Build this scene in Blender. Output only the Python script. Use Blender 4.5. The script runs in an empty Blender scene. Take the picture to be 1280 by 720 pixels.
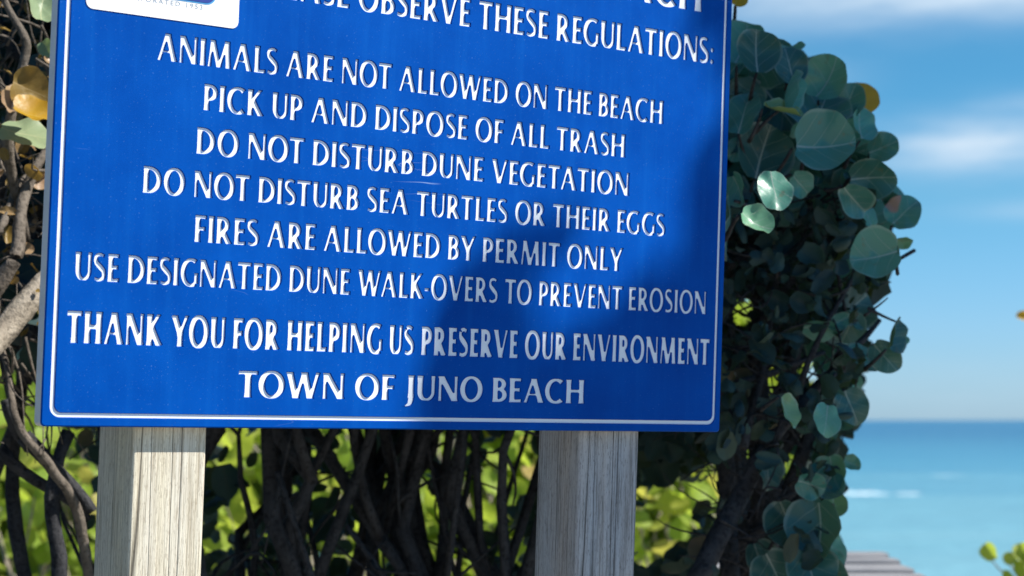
import bpy, math, random
import numpy as np
from mathutils import Vector, Matrix, noise
from mathutils.geometry import tessellate_polygon

rad = math.radians
scene = bpy.context.scene
COL = scene.collection

# ------------------------------------------------------------------ camera
F = 2500.0                                   # focal length in photo pixels (1280 wide)
PITCH = math.atan(165.0 / F)
EYE = Vector((0, 0, 1.6))
cam_d = bpy.data.cameras.new('camera')
cam = bpy.data.objects.new('camera', cam_d)
COL.objects.link(cam)
cam.location = EYE
cam.rotation_euler = (math.pi / 2 + PITCH, 0, 0)
cam_d.sensor_width = 36
cam_d.lens = F / 1280 * 36
cam_d.clip_start = 0.05
cam_d.clip_end = 60000
cam_d.dof.use_dof = True
cam_d.dof.focus_distance = 2.3
cam_d.dof.aperture_fstop = 6.6
scene.camera = cam

# ------------------------------------------------------------------ sign frame and sun
SU = Vector((0.80638, 0.59132, -0.00975)).normalized()
SV = Vector((0.03391, -0.02976, 0.99898))
SV = (SV - SU * SV.dot(SU)).normalized()
SN = SU.cross(SV)
SO = Vector((-0.48175, 2.05478, 1.59509))    # lower left corner of the sign face
SUN = (SU * 1.0 + SN * 1.0 + Vector((0, 0, 1)) * 1.5).normalized()
sun_el = math.asin(SUN.z)
sun_az = math.atan2(SUN.x, SUN.y)            # from +Y towards +X

# ------------------------------------------------------------------ world
W = bpy.data.worlds.new('World')
scene.world = W
W.use_nodes = True
nt = W.node_tree
bg = nt.nodes['Background']
sky = nt.nodes.new('ShaderNodeTexSky')
sky.sky_type = 'NISHITA'
sky.sun_disc = False
sky.sun_elevation = sun_el
sky.sun_rotation = sun_az
sky.air_density = 1.0
sky.dust_density = 0.3
sky.ozone_density = 2.5
bg.inputs['Strength'].default_value = 0.075


def wn(kind, **kw):
    n = nt.nodes.new(kind)
    for k, v in kw.items():
        setattr(n, k, v)
    return n


def wmath(op, a, b=None, c=None, clamp=False):
    n = wn('ShaderNodeMath', operation=op, use_clamp=clamp)
    for i, s in enumerate((a, b, c)):
        if s is None:
            continue
        if isinstance(s, (int, float)):
            n.inputs[i].default_value = s
        else:
            nt.links.new(s, n.inputs[i])
    return n.outputs[0]


tc = wn('ShaderNodeTexCoord')
sep = wn('ShaderNodeSeparateXYZ')
nt.links.new(tc.outputs['Generated'], sep.inputs[0])
dx, dy, dz = sep.outputs
az = wmath('ARCTAN2', dx, dy)
el = wmath('ARCSINE', dz)
# clear air looks bluer than the model's horizon
tint = wn('ShaderNodeMix', data_type='RGBA', blend_type='MULTIPLY')
tint.inputs[0].default_value = 1.0
nt.links.new(sky.outputs[0], tint.inputs[6])
# clean sea air: bluer than the model, deepening towards the zenith
tr_ = wn('ShaderNodeValToRGB')
e_ = tr_.color_ramp.elements
while len(e_) < 5:
    e_.new(0.5)
for i_, (p_, c_) in enumerate([(0.0, (0.56, 0.92, 1.55)), (0.045, (0.54, 0.91, 1.42)), (0.11, (0.42, 0.88, 1.15)), (0.18, (0.30, 0.83, 1.08)), (0.9, (0.24, 0.60, 1.0))]):
    e_[i_].position = p_
    e_[i_].color = (*[x / 1.6 for x in c_], 1)
nt.links.new(el, tr_.inputs[0])
sc_ = wn('ShaderNodeVectorMath', operation='SCALE')
sc_.inputs['Scale'].default_value = 1.6
nt.links.new(tr_.outputs[0], sc_.inputs[0])
nt.links.new(sc_.outputs[0], tint.inputs[7])
# clouds: stretched noise on azimuth / elevation
comb = wn('ShaderNodeCombineXYZ')
nt.links.new(wmath('MULTIPLY', az, 6.0), comb.inputs[0])
nt.links.new(wmath('MULTIPLY', el, 26.0), comb.inputs[1])
comb.inputs[2].default_value = 3.3
cn = wn('ShaderNodeTexNoise')
cn.inputs['Scale'].default_value = 1.6
cn.inputs['Detail'].default_value = 6.0
cn.inputs['Roughness'].default_value = 0.55
nt.links.new(comb.outputs[0], cn.inputs['Vector'])


def cloud(azc, elc, ra, re):
    a = wmath('POWER', wmath('DIVIDE', wmath('SUBTRACT', az, azc), ra), 2.0)
    b = wmath('POWER', wmath('DIVIDE', wmath('SUBTRACT', el, elc), re), 2.0)
    return wmath('EXPONENT', wmath('MULTIPLY', wmath('ADD', a, b), -1.0))


def pxang(px, py):
    return math.atan((px - 640) / F), PITCH - math.atan((py - 360) / F)


msum = None
for (px, py, rx, ry, amp) in [(1180, 5, 270, 40, 0.85), (1060, -40, 500, 30, 0.6), (1225, 192, 125, 36, 1.1),
                              (1010, 105, 90, 30, 0.22), (1300, 150, 80, 20, 0.35),
                              (1330, 270, 120, 14, 0.25), (1100, 500, 1500, 60, 0.15),
                              (300, -300, 900, 120, 0.5), (1900, 150, 300, 80, 0.8), (-600, 200, 500, 90, 0.8)]:
    a0, e0 = pxang(px, py)
    m = wmath('MULTIPLY', cloud(a0, e0, rx / F, ry / F), amp)
    msum = m if msum is None else wmath('ADD', msum, m)
nz = wmath('MULTIPLY_ADD', cn.outputs['Fac'], 2.6, -0.55, clamp=False)
cover = wmath('MULTIPLY', msum, wmath('MAXIMUM', nz, 0.0), clamp=True)
cmix = wn('ShaderNodeMix', data_type='RGBA')
nt.links.new(cover, cmix.inputs[0])
nt.links.new(tint.outputs[2], cmix.inputs[6])
cmix.inputs[7].default_value = (5.6, 7.0, 8.4, 1)
nt.links.new(cmix.outputs[2], bg.inputs['Color'])

# ------------------------------------------------------------------ sun
sl = bpy.data.lights.new('sun', 'SUN')
sl.energy = 5.0
sl.angle = rad(0.53)
sl.color = (1.0, 0.95, 0.87)
so = bpy.data.objects.new('sun', sl)
COL.objects.link(so)
so.rotation_euler = SUN.to_track_quat('Z', 'Y').to_euler()
so.location = SUN * 30

scene.view_settings.view_transform = 'Standard'
scene.view_settings.look = 'None'
scene.view_settings.gamma = 1.0
scene.view_settings.use_curve_mapping = False
scene.view_settings.exposure = 0.6
scene.cycles.max_bounces = 8
scene.cycles.transparent_max_bounces = 8
scene.cycles.use_denoising = True


# ------------------------------------------------------------------ helpers
def ray(px, py):
    r = Vector((1, 0, 0)); f = Vector((0, math.cos(PITCH), math.sin(PITCH))); u = Vector((0, -math.sin(PITCH), math.cos(PITCH)))
    return f + r * ((px - 640) / F) - u * ((py - 360) / F)


def at(px, py, Y):
    d = ray(px, py)
    return EYE + d * (Y / d.y)


def on_sign(px, py, z=0.0):
    """photo pixel -> (u, v) on the sign plane raised by z"""
    d = ray(px, py)
    p0 = SO + SN * z
    t = (p0 - EYE).dot(SN) / d.dot(SN)
    q = EYE + d * t - SO
    return q.dot(SU), q.dot(SV)


def sw(u, v, z=0.0):
    return SO + SU * u + SV * v + SN * z


def tag(o, label=None, cat=None, group=None, kind=None):
    if label: o['label'] = label
    if cat: o['category'] = cat
    if group: o['group'] = group
    if kind: o['kind'] = kind
    return o


def empty(name, loc, label=None, cat=None, group=None):
    o = bpy.data.objects.new(name, None)
    COL.objects.link(o)
    o.location = loc
    o.empty_display_size = 0.1
    return tag(o, label, cat, group)


def mesh_obj(name, verts, faces, mat, parent=None, smooth=False, uv=None, tint=None, frame=None):
    """verts in world space (or in `frame` space); origin put at the parent's base"""
    me = bpy.data.meshes.new(name)
    me.from_pydata([tuple(v) for v in verts], [], faces)
    if smooth:
        me.polygons.foreach_set('use_smooth', [True] * len(me.polygons))
    me.materials.append(mat)
    return link(name, me, parent, frame)


def link(name, me, parent, frame=None):
    me.update()
    o = bpy.data.objects.new(name, me)
    COL.objects.link(o)
    if frame is not None:
        mw = frame.copy()
    else:
        mw = Matrix.Identity(4)
    if parent is not None:
        o.parent = parent
        base = PWORLD.get(parent.name, Matrix.Translation(parent.location))
        o.matrix_parent_inverse = Matrix.Identity(4)
        o.matrix_basis = base.inverted() @ mw
        PWORLD[o.name] = mw
    else:
        o.matrix_basis = mw
        PWORLD[o.name] = mw
    return o


PWORLD = {}


# ------------------------------------------------------------------ materials
class Mat:
    def __init__(self, name):
        self.m = bpy.data.materials.new(name)
        self.m.use_nodes = True
        self.t = self.m.node_tree
        self.b = self.t.nodes['Principled BSDF']
        self.out = self.t.nodes['Material Output']

    def n(self, kind, **kw):
        x = self.t.nodes.new(kind)
        for k, v in kw.items():
            setattr(x, k, v)
        return x

    def l(self, a, b):
        self.t.links.new(a, b)

    def math(self, op, a, b=None, c=None, clamp=False):
        x = self.n('ShaderNodeMath', operation=op, use_clamp=clamp)
        for i, s in enumerate((a, b, c)):
            if s is None: continue
            if isinstance(s, (int, float)): x.inputs[i].default_value = s
            else: self.l(s, x.inputs[i])
        return x.outputs[0]

    def noise(self, scale, detail=4, rough=0.5, vec=None, stretch=None, coord='Object'):
        if vec is None:
            vec = self.n('ShaderNodeTexCoord').outputs[coord]
        if stretch:
            mp = self.n('ShaderNodeMapping')
            mp.inputs['Scale'].default_value = stretch
            self.l(vec, mp.inputs['Vector'])
            vec = mp.outputs[0]
        x = self.n('ShaderNodeTexNoise')
        x.inputs['Scale'].default_value = scale
        x.inputs['Detail'].default_value = detail
        x.inputs['Roughness'].default_value = rough
        self.l(vec, x.inputs['Vector'])
        return x.outputs['Fac']

    def ramp(self, fac, stops, interp='LINEAR'):
        x = self.n('ShaderNodeValToRGB')
        x.color_ramp.interpolation = interp
        e = x.color_ramp.elements
        while len(e) < len(stops): e.new(0.5)
        for i, (p, c) in enumerate(stops):
            e[i].position = p
            e[i].color = (c[0], c[1], c[2], 1) if not isinstance(c, (int, float)) else (c, c, c, 1)
        self.l(fac, x.inputs[0])
        return x.outputs[0]

    def mix(self, fac, a, b, blend='MIX'):
        x = self.n('ShaderNodeMix', data_type='RGBA', blend_type=blend)
        for i, s in ((0, fac), (6, a), (7, b)):
            if isinstance(s, (int, float)): x.inputs[i].default_value = s
            elif isinstance(s, (tuple, list)): x.inputs[i].default_value = (s[0], s[1], s[2], 1)
            else: self.l(s, x.inputs[i])
        return x.outputs[2]

    def set(self, **kw):
        for k, v in kw.items():
            k = k.replace('_', ' ')
            if isinstance(v, (int, float)): self.b.inputs[k].default_value = v
            elif isinstance(v, tuple): self.b.inputs[k].default_value = (v[0], v[1], v[2], 1)
            else: self.l(v, self.b.inputs[k])
        return self

    def bump(self, h, strength=0.3, dist=0.01):
        x = self.n('ShaderNodeBump')
        x.inputs['Strength'].default_value = strength
        x.inputs['Distance'].default_value = dist
        self.l(h, x.inputs['Height'])
        self.l(x.outputs[0], self.b.inputs['Normal'])


def m_blue():
    m = Mat('blue_plastic')
    big = m.noise(9, 5, 0.6)
    fine = m.noise(900, 2, 0.6)
    c = m.ramp(big, [(0.3, (0.0, 0.054, 0.31)), (0.7, (0.0, 0.078, 0.40))])
    streak = m.noise(60, 3, 0.6, stretch=(1, 0.06, 1))
    c = m.mix(m.ramp(streak, [(0.5, 0.0), (0.8, 0.3)]), c, (0.005, 0.12, 0.48))
    spots = m.noise(420, 2, 0.5)
    c = m.mix(m.ramp(spots, [(0.66, 0.0), (0.74, 0.22)]), c, (0.16, 0.34, 0.62))
    # faint scratches
    wv = m.noise(14, 2, 0.4, stretch=(0.3, 3.0, 1))
    line = m.math('ABSOLUTE', m.math('SUBTRACT', wv, 0.5))
    mask = m.noise(5, 2, 0.5)
    sc = m.math('MULTIPLY', m.ramp(line, [(0.0, 1.0), (0.0022, 0.0)]), m.ramp(mask, [(0.62, 0.0), (0.70, 0.6)]))
    c = m.mix(sc, c, (0.35, 0.5, 0.75))
    m.set(Base_Color=c, Roughness=m.ramp(big, [(0.3, 0.42), (0.7, 0.52)]), Specular_IOR_Level=0.04)
    m.bump(fine, 0.12, 0.001)
    return m.m


def m_white(name, col=(0.83, 0.84, 0.86), dirt=0.12):
    m = Mat(name)
    d = m.noise(30, 5, 0.6)
    c = m.mix(m.ramp(d, [(0.45, 0.0), (0.75, dirt)]), col, (0.42, 0.43, 0.42))
    m.set(Base_Color=c, Roughness=0.55, Specular_IOR_Level=0.3)
    return m.m


def m_plain(name, col, rough=0.5):
    m = Mat(name)
    d = m.noise(60, 3, 0.6)
    m.set(Base_Color=m.mix(m.ramp(d, [(0.4, 0.0), (0.8, 0.15)]), col, tuple(x * 0.7 + 0.05 for x in col)), Roughness=rough)
    return m.m


def m_wood(name, base, dark, grey, bs=0.6):
    m = Mat(name)
    g1 = m.noise(130, 6, 0.7, stretch=(1, 1, 0.03))
    g2 = m.noise(480, 4, 0.7, stretch=(1, 1, 0.03))
    spk = m.noise(900, 2, 0.6, stretch=(1, 1, 0.15))
    broad = m.noise(14, 3, 0.5, stretch=(1, 1, 0.05))
    c = m.mix(m.ramp(broad, [(0.35, 0.0), (0.65, 1.0)]), base, grey)
    c = m.mix(m.ramp(g1, [(0.28, 0.7), (0.5, 0.0)]), c, dark)
    c = m.mix(m.ramp(g2, [(0.36, 0.7), (0.52, 0.0)]), c, dark)
    c = m.mix(m.ramp(spk, [(0.34, 0.6), (0.42, 0.0)]), c, dark)
    # long drying cracks
    cr = m.noise(24, 2, 0.3, stretch=(1, 1, 0.012))
    line = m.math('ABSOLUTE', m.math('SUBTRACT', cr, 0.52))
    c = m.mix(m.ramp(line, [(0.0, 0.9), (0.006, 0.0)]), c, (0.02, 0.018, 0.015))
    kn = m.noise(38, 1, 0.4, stretch=(1, 1, 0.5))
    c = m.mix(m.ramp(kn, [(0.76, 0.0), (0.80, 0.6)]), c, dark)
    m.set(Base_Color=c, Roughness=0.8, Specular_IOR_Level=0.2)
    h = m.math('ADD', m.math('MULTIPLY', g1, 0.7), m.math('MULTIPLY', g2, 0.4))
    h = m.math('ADD', h, m.math('MULTIPLY', m.ramp(line, [(0.0, 0.0), (0.010, 1.0)]), 0.4))
    m.bump(h, bs, 0.004)
    return m.m


def m_bark(name, a, b):
    m = Mat(name)
    n1 = m.noise(28, 6, 0.65)
    n2 = m.noise(120, 4, 0.6)
    c = m.ramp(n1, [(0.3, a), (0.65, b)])
    c = m.mix(m.ramp(n2, [(0.35, 0.7), (0.5, 0.0)]), c, tuple(x * 0.35 for x in a))
    m.set(Base_Color=c, Roughness=0.85, Specular_IOR_Level=0.15)
    m.bump(m.math('ADD', n1, m.math('MULTIPLY', n2, 0.5)), 0.6, 0.01)
    return m.m


def m_leaf(name, stops, vein, trans=0.25, tcol=(0.30, 0.42, 0.04), rough=0.42, spec=0.45, blemish=0.0):
    m = Mat(name)
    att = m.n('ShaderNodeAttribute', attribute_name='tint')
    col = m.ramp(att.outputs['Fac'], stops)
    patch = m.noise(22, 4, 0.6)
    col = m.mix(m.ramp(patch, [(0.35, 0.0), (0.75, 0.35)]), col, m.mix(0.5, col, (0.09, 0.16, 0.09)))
    uvn = m.n('ShaderNodeUVMap', uv_map='UVMap')
    s = m.n('ShaderNodeSeparateXYZ')
    m.l(uvn.outputs[0], s.inputs[0])
    u = m.math('SUBTRACT', m.math('MULTIPLY', s.outputs[0], 2.0), 1.0)
    v = m.math('SUBTRACT', m.math('MULTIPLY', s.outputs[1], 2.0), 1.0)
    au = m.math('ABSOLUTE', u)
    mid = m.math('LESS_THAN', au, m.math('MULTIPLY_ADD', v, -0.012, 0.022))
    wob = m.math('MULTIPLY', m.math('SUBTRACT', m.noise(9, 2, 0.5), 0.5), 0.5)
    v = m.math('ADD', v, wob)
    k = m.math('SUBTRACT', v, m.math('MULTIPLY', m.math('POWER', au, 0.85), 0.75))
    fr = m.math('ABSOLUTE', m.math('SUBTRACT', m.math('FRACT', m.math('MULTIPLY', k, 2.0)), 0.5))
    side = m.math('LESS_THAN', fr, m.math('MULTIPLY_ADD', au, -0.022, 0.028))
    side = m.math('MULTIPLY', side, 0.55)
    vv = m.math('MAXIMUM', mid, side)
    col = m.mix(m.math('MULTIPLY', vv, 0.85), col, vein)
    rr_ = m.math('SQRT', m.math('ADD', m.math('POWER', u, 2.0), m.math('POWER', m.math('SUBTRACT', m.math('MULTIPLY', s.outputs[1], 2.0), 1.0), 2.0)))
    col = m.mix(m.ramp(rr_, [(0.90, 0.0), (0.96, 0.35)]), col, vein)
    if blemish:
        bz = m.noise(70, 3, 0.6)
        col = m.mix(m.ramp(bz, [(0.62, 0.0), (0.72, 0.55)]), col, (0.16, 0.13, 0.07))
        bl = m.noise(7, 3, 0.5)
        col = m.mix(m.ramp(bl, [(0.685, 0.0), (0.70, blemish)]), col, (0.42, 0.20, 0.15))
    m.set(Base_Color=col, Roughness=rough, Specular_IOR_Level=spec)
    m.bump(m.math('ADD', vv, m.math('MULTIPLY', patch, 1.2)), 0.45, 0.004)
    tr = m.n('ShaderNodeBsdfTranslucent')
    m.l(m.mix(0.5, col, tcol), tr.inputs['Color'])
    mx = m.n('ShaderNodeMixShader')
    mx.inputs[0].default_value = trans
    m.l(m.b.outputs[0], mx.inputs[1])
    m.l(tr.outputs[0], mx.inputs[2])
    m.l(mx.outputs[0], m.out.inputs['Surface'])
    return m.m


BLUE = m_blue()
LETTER = m_white('white_core', (0.82, 0.85, 0.90), 0.02)
CORE = m_white('edge_core', (0.80, 0.81, 0.83), 0.3)
PLATE = m_white('white_vinyl', (0.86, 0.86, 0.86), 0.03)
NAVY = m_plain('navy_print', (0.004, 0.03, 0.26))
SKYBLUE = m_plain('sky_blue_print', (0.05, 0.30, 0.62))
GREYPRINT = m_plain('grey_print', (0.22, 0.27, 0.34))
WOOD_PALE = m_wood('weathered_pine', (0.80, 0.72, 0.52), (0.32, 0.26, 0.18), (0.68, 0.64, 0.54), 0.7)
WOOD_SHADED = m_wood('shaded_pine', (0.50, 0.44, 0.39), (0.13, 0.12, 0.11), (0.42, 0.44, 0.47), 0.7)  # pine of the right post, its shade put in as a darker bluish grey
WOOD_RAIL = m_wood('silvered_board', (0.38, 0.37, 0.36), (0.11, 0.11, 0.12), (0.24, 0.26, 0.30), 0.6)
BARK = m_bark('shaded_bark', (0.026, 0.027, 0.031), (0.066, 0.066, 0.070))  # bark darkened and cooled to carry the shade inside the shrubs
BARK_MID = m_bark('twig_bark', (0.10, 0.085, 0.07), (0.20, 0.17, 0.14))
BARK_SUNLIT = m_bark('sunlit_bark', (0.26, 0.22, 0.17), (0.42, 0.37, 0.30))  # same bark made pale, so the sunlight sits in the branch colour
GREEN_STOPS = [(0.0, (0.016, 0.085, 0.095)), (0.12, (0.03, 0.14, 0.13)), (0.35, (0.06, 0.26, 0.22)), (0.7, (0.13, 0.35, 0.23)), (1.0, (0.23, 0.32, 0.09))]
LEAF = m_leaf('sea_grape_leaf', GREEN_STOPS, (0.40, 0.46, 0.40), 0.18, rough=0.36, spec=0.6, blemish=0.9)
LEAF_SHADED = m_leaf('shaded_leaf', [(0.0, (0.012, 0.036, 0.050)), (0.7, (0.024, 0.065, 0.070)), (0.94, (0.05, 0.075, 0.055)), (1.0, (0.10, 0.08, 0.06))],  # leaf darkened and blued, the interior shade put into its colour
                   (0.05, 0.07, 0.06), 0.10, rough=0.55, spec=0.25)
LEAF_SUN = m_leaf('sunlit_leaf', [(0.0, (0.20, 0.33, 0.03)), (0.5, (0.34, 0.46, 0.06)), (0.85, (0.50, 0.50, 0.10)), (1.0, (0.55, 0.38, 0.14))],  # leaf brightened to yellow-green, the sunlight put into its colour
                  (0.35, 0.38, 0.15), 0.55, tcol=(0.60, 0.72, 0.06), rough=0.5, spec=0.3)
LEAF_PALE = m_leaf('pale_leaf', [(0.0, (0.22, 0.32, 0.18)), (1.0, (0.34, 0.42, 0.24))], (0.5, 0.52, 0.3), 0.3)
LEAF_YEL = m_leaf('yellow_leaf', [(0.0, (0.55, 0.30, 0.015)), (0.6, (0.62, 0.36, 0.03)), (1.0, (0.42, 0.26, 0.08))], (0.55, 0.40, 0.10), 0.4, tcol=(0.8, 0.45, 0.02))
LEAF_BROWN = m_leaf('brown_leaf', [(0.0, (0.24, 0.15, 0.03)), (0.5, (0.30, 0.19, 0.05)), (1.0, (0.40, 0.26, 0.16))], (0.40, 0.28, 0.12), 0.25, tcol=(0.5, 0.3, 0.03))

rnd = random.Random(11)
nrs = np.random.RandomState(5)


# ------------------------------------------------------------------ leaves
def leaf_template(nr, na, seed):
    rs = np.random.RandomState(seed)
    radii = np.linspace(0, 1, nr + 1)[1:] ** 0.8
    vs = [(0.0, 0.0, 0.0)]
    ph = rs.rand(3) * 6.28
    cup = rs.uniform(0.02, 0.42)
    fold = rs.uniform(0.02, 0.40)
    droop = rs.uniform(-0.5, 0.1)
    el_ = rs.uniform(0.86, 1.05); sk_ = rs.uniform(-0.10, 0.10)
    for r in radii:
        for i in range(na):
            a = 2 * math.pi * i / na
            k = 1 + 0.03 * math.sin(3 * a + ph[0]) - 0.16 * math.exp(-((abs(a - 1.5 * math.pi)) / 0.22) ** 2)
            x = r * k * math.cos(a)
            y = r * k * math.sin(a) * el_ + sk_ * x * r
            x *= 1 - 0.10 * max(0, math.sin(a)) * r
            z = cup * r * r - 0 + fold * abs(x) + droop * max(0, y) ** 2 + 0.07 * r * r * math.sin(4 * a + ph[1]) + 0.05 * r ** 3 * math.sin(7 * a + ph[2])
            vs.append((x, y, z))
    fs = []
    for i in range(na):
        fs.append((0, 1 + i, 1 + (i + 1) % na))
    for j in range(len(radii) - 1):
        for i in range(na):
            a, b = 1 + j * na + i, 1 + j * na + (i + 1) % na
            fs.append((a, a + na, b + na, b))
    return np.array(vs), fs


T_HI = [leaf_template(5, 30, s) for s in range(12)]
T_MID = [leaf_template(3, 18, 40 + s) for s in range(8)]
T_LO = [leaf_template(2, 13, 20 + s) for s in range(6)]


class Leaves:
    def __init__(self, tmpl):
        self.tm = tmpl
        self.V = []; self.F = []; self.UV = []; self.T = []; self.n = 0

    def add(self, p, size, normal, mid, tint=0.4, aspect=1.0, k=None, curl=1.0):
        vs, fs = self.tm[rnd.randrange(len(self.tm)) if k is None else k]
        n = Vector(normal).normalized()
        m = Vector(mid)
        m = m - n * m.dot(n)
        if m.length < 1e-4:
            m = n.orthogonal()
        m.normalize()
        x = m.cross(n)
        B = np.array([x * (size * aspect), m * size, n * (size * curl)])
        self.V.append(vs @ B + np.array(p))
        self.UV.append(vs[:, :2] * 0.5 + 0.5)
        self.T.append(np.full(len(vs), tint))
        self.F += [tuple(i + self.n for i in f) for f in fs]
        self.n += len(vs)

    def build(self, name, mat, parent):
        V = np.vstack(self.V); UV = np.vstack(self.UV); T = np.concatenate(self.T)
        me = bpy.data.meshes.new(name)
        me.vertices.add(len(V))
        me.vertices.foreach_set('co', V.astype(np.float32).ravel())
        loops = np.array([i for f in self.F for i in f], dtype=np.int32)
        tot = np.array([len(f) for f in self.F], dtype=np.int32)
        st = np.concatenate([[0], np.cumsum(tot)[:-1]]).astype(np.int32)
        me.loops.add(len(loops)); me.loops.foreach_set('vertex_index', loops)
        me.polygons.add(len(tot)); me.polygons.foreach_set('loop_start', st); me.polygons.foreach_set('loop_total', tot)
        me.polygons.foreach_set('use_smooth', np.ones(len(tot), dtype=bool))
        uvl = me.uv_layers.new(name='UVMap')
        uvl.data.foreach_set('uv', UV[loops].astype(np.float32).ravel())
        at_ = me.attributes.new('tint', 'FLOAT', 'POINT')
        at_.data.foreach_set('value', T.astype(np.float32))
        me.validate()
        me.materials.append(mat)
        return link(name, me, parent)


class Tubes:
    def __init__(self):
        self.v = []; self.f = []

    def tube(self, pts, radii, sides=7):
        pts = [Vector(p) for p in pts]
        n = len(pts)
        ref = Vector((0.31, 0.2, 0.93))
        b0 = len(self.v)
        for i, p in enumerate(pts):
            t = (pts[min(i + 1, n - 1)] - pts[max(i - 1, 0)]).normalized()
            a = t.cross(ref)
            if a.length < 0.05:
                a = t.cross(Vector((1, 0, 0)))
            a.normalize(); b = t.cross(a)
            for s in range(sides):
                an = 2 * math.pi * s / sides
                rr = radii[i] * (1 + 0.22 * noise.noise(p * 30 + Vector((s * 3.1, 0, 0))) + 0.18 * noise.noise(p * 9))
                self.v.append(p + (a * math.cos(an) + b * math.sin(an)) * rr)
        for i in range(n - 1):
            for s in range(sides):
                a = b0 + i * sides + s; b = b0 + i * sides + (s + 1) % sides
                self.f.append((a, b, b + sides, a + sides))
        self.f.append(tuple(b0 + s for s in reversed(range(sides))))
        self.f.append(tuple(b0 + (n - 1) * sides + s for s in range(sides)))

    def limb(self, a, b, r0, r1, wob=0.05, n=8, sides=7, sag=0.0):
        a = Vector(a); b = Vector(b)
        L = (b - a).length
        off = Vector((rnd.random() * 50, rnd.random() * 50, rnd.random() * 50))
        pts, rr = [], []
        for i in range(n + 1):
            t = i / n
            w = math.sin(math.pi * t) * 0.6 + 0.4 * min(1, 4 * t * (1 - t) + 0.0)
            nv = noise.noise_vector(off + Vector((t * L * 3.0, 0, 0)))
            p = a.lerp(b, t) + nv * wob * w
            p.z -= sag * 4 * t * (1 - t)
            pts.append(p); rr.append(r0 + (r1 - r0) * t)
        self.tube(pts, rr, sides)
        return pts

    def build(self, name, mat, parent):
        return mesh_obj(name, self.v, self.f, mat, parent, smooth=True)


def rvec():
    while True:
        v = Vector((rnd.uniform(-1, 1), rnd.uniform(-1, 1), rnd.uniform(-1, 1)))
        if 0.05 < v.length < 1:
            return v.normalized()


# ------------------------------------------------------------------ ground, sea
def grid(name, x0, x1, y0, y1, nx, ny, zf, mat, xp=1.0):
    vs = []
    for j in range(ny + 1):
        for i in range(nx + 1):
            x = x0 + (x1 - x0) * i / nx; y = y0 + (y1 - y0) * (j / ny) ** xp
            vs.append((x, y, zf(x, y)))
    fs = [(j * (nx + 1) + i, j * (nx + 1) + i + 1, (j + 1) * (nx + 1) + i + 1, (j + 1) * (nx + 1) + i) for j in range(ny) for i in range(nx)]
    return tag(mesh_obj(name, vs, fs, mat, None, smooth=True), kind='structure')


SEA_Z = -4.6


def dune(x, y):
    t = min(max((y - 7.5) / 34.0, 0), 1)
    t = t * t * (3 - 2 * t)
    return -6.2 * t + 0.06 * noise.noise(Vector((x * 0.7, y * 0.7, 0))) + 0.015 * noise.noise(Vector((x * 4, y * 4, 0)))


ms = Mat('dune_sand')
nn = ms.noise(3, 6, 0.6)
ms.set(Base_Color=ms.ramp(nn, [(0.3, (0.30, 0.27, 0.22)), (0.7, (0.42, 0.39, 0.33))]), Roughness=0.95, Specular_IOR_Level=0.1)
ms.bump(ms.noise(40, 6, 0.7), 0.5, 0.03)
grid('ground', -60, 60, -25, 55, 120, 100, dune, ms.m)

mw = Mat('sea_water')
gp = mw.n('ShaderNodeNewGeometry')
sx = mw.n('ShaderNodeSeparateXYZ')
mw.l(gp.outputs['Position'], sx.inputs[0])
dist = mw.math('LOGARITHM', mw.math('MAXIMUM', sx.outputs[1], 20.0), 10.0)
swell = mw.noise(0.05, 4, 0.6, vec=gp.outputs['Position'], stretch=(0.35, 1.6, 1))
dist2 = mw.math('ADD', dist, mw.math('MULTIPLY', mw.math('SUBTRACT', swell, 0.5), 0.6))
seac = mw.ramp(mw.math('DIVIDE', dist2, 4.0), [(0.44, (0.21, 0.42, 0.46)), (0.53, (0.16, 0.37, 0.43)), (0.62, (0.07, 0.26, 0.37)), (0.74, (0.035, 0.16, 0.28))])
mw.set(Base_Color=seac, Roughness=0.30, Specular_IOR_Level=0.25)
wv = mw.math('ADD', mw.noise(0.5, 5, 0.6, vec=gp.outputs['Position'], stretch=(0.5, 1.2, 1)),
             mw.math('MULTIPLY', mw.noise(0.12, 3, 0.5, vec=gp.outputs['Position'], stretch=(0.4, 1.5, 1)), 2.0))
mw.bump(wv, 0.9, 0.8)
grid('sea', -25000, 25000, 25, 45000, 8, 24, lambda x, y: SEA_Z, mw.m, 2.2)

# white breaking crests
mf = Mat('foam')
fn = mf.noise(0.9, 5, 0.7)
mf.set(Base_Color=mf.ramp(fn, [(0.35, (0.30, 0.52, 0.58)), (0.65, (0.68, 0.76, 0.78))]), Roughness=0.8, Specular_IOR_Level=0.2)


def crest(px0, px1, py, h, label):
    Y = (1.6 - SEA_Z) / ((py - 525) / F)
    x0 = (px0 - 640) / F * Y; x1 = (px1 - 640) / F * Y
    vs, fs = [], []
    n, k = 40, 9
    for i in range(n + 1):
        t = i / n
        env = math.sin(math.pi * t) ** 0.6 * (0.55 + 0.9 * abs(noise.noise(Vector((t * 6, py, 0)))))
        x = x0 + (x1 - x0) * t
        yc = Y + 1.6 * noise.noise(Vector((t * 3, py * 2, 1)))
        for j in range(k):
            s = j / (k - 1)
            vs.append((x, yc + (s - 0.5) * 5 * env, SEA_Z - 0.02 + h * env * math.sin(math.pi * s) * (1 + 0.5 * noise.noise(Vector((x * 1.5, s * 3, 2))))))
    for i in range(n):
        for j in range(k - 1):
            a = i * k + j
            fs.append((a, a + k, a + k + 1, a + 1))
    o = mesh_obj('wave_crest', vs, fs, mf.m, None, smooth=True)
    tag(o, label, 'wave', 'white wave crests on the sea')


crest(1020, 1112, 617, 0.30, 'long white foaming wave crest on the turquoise sea beside the shrub')
crest(1112, 1150, 617, 0.14, 'small faint white wave crest just right of the longer foaming one')

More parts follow.
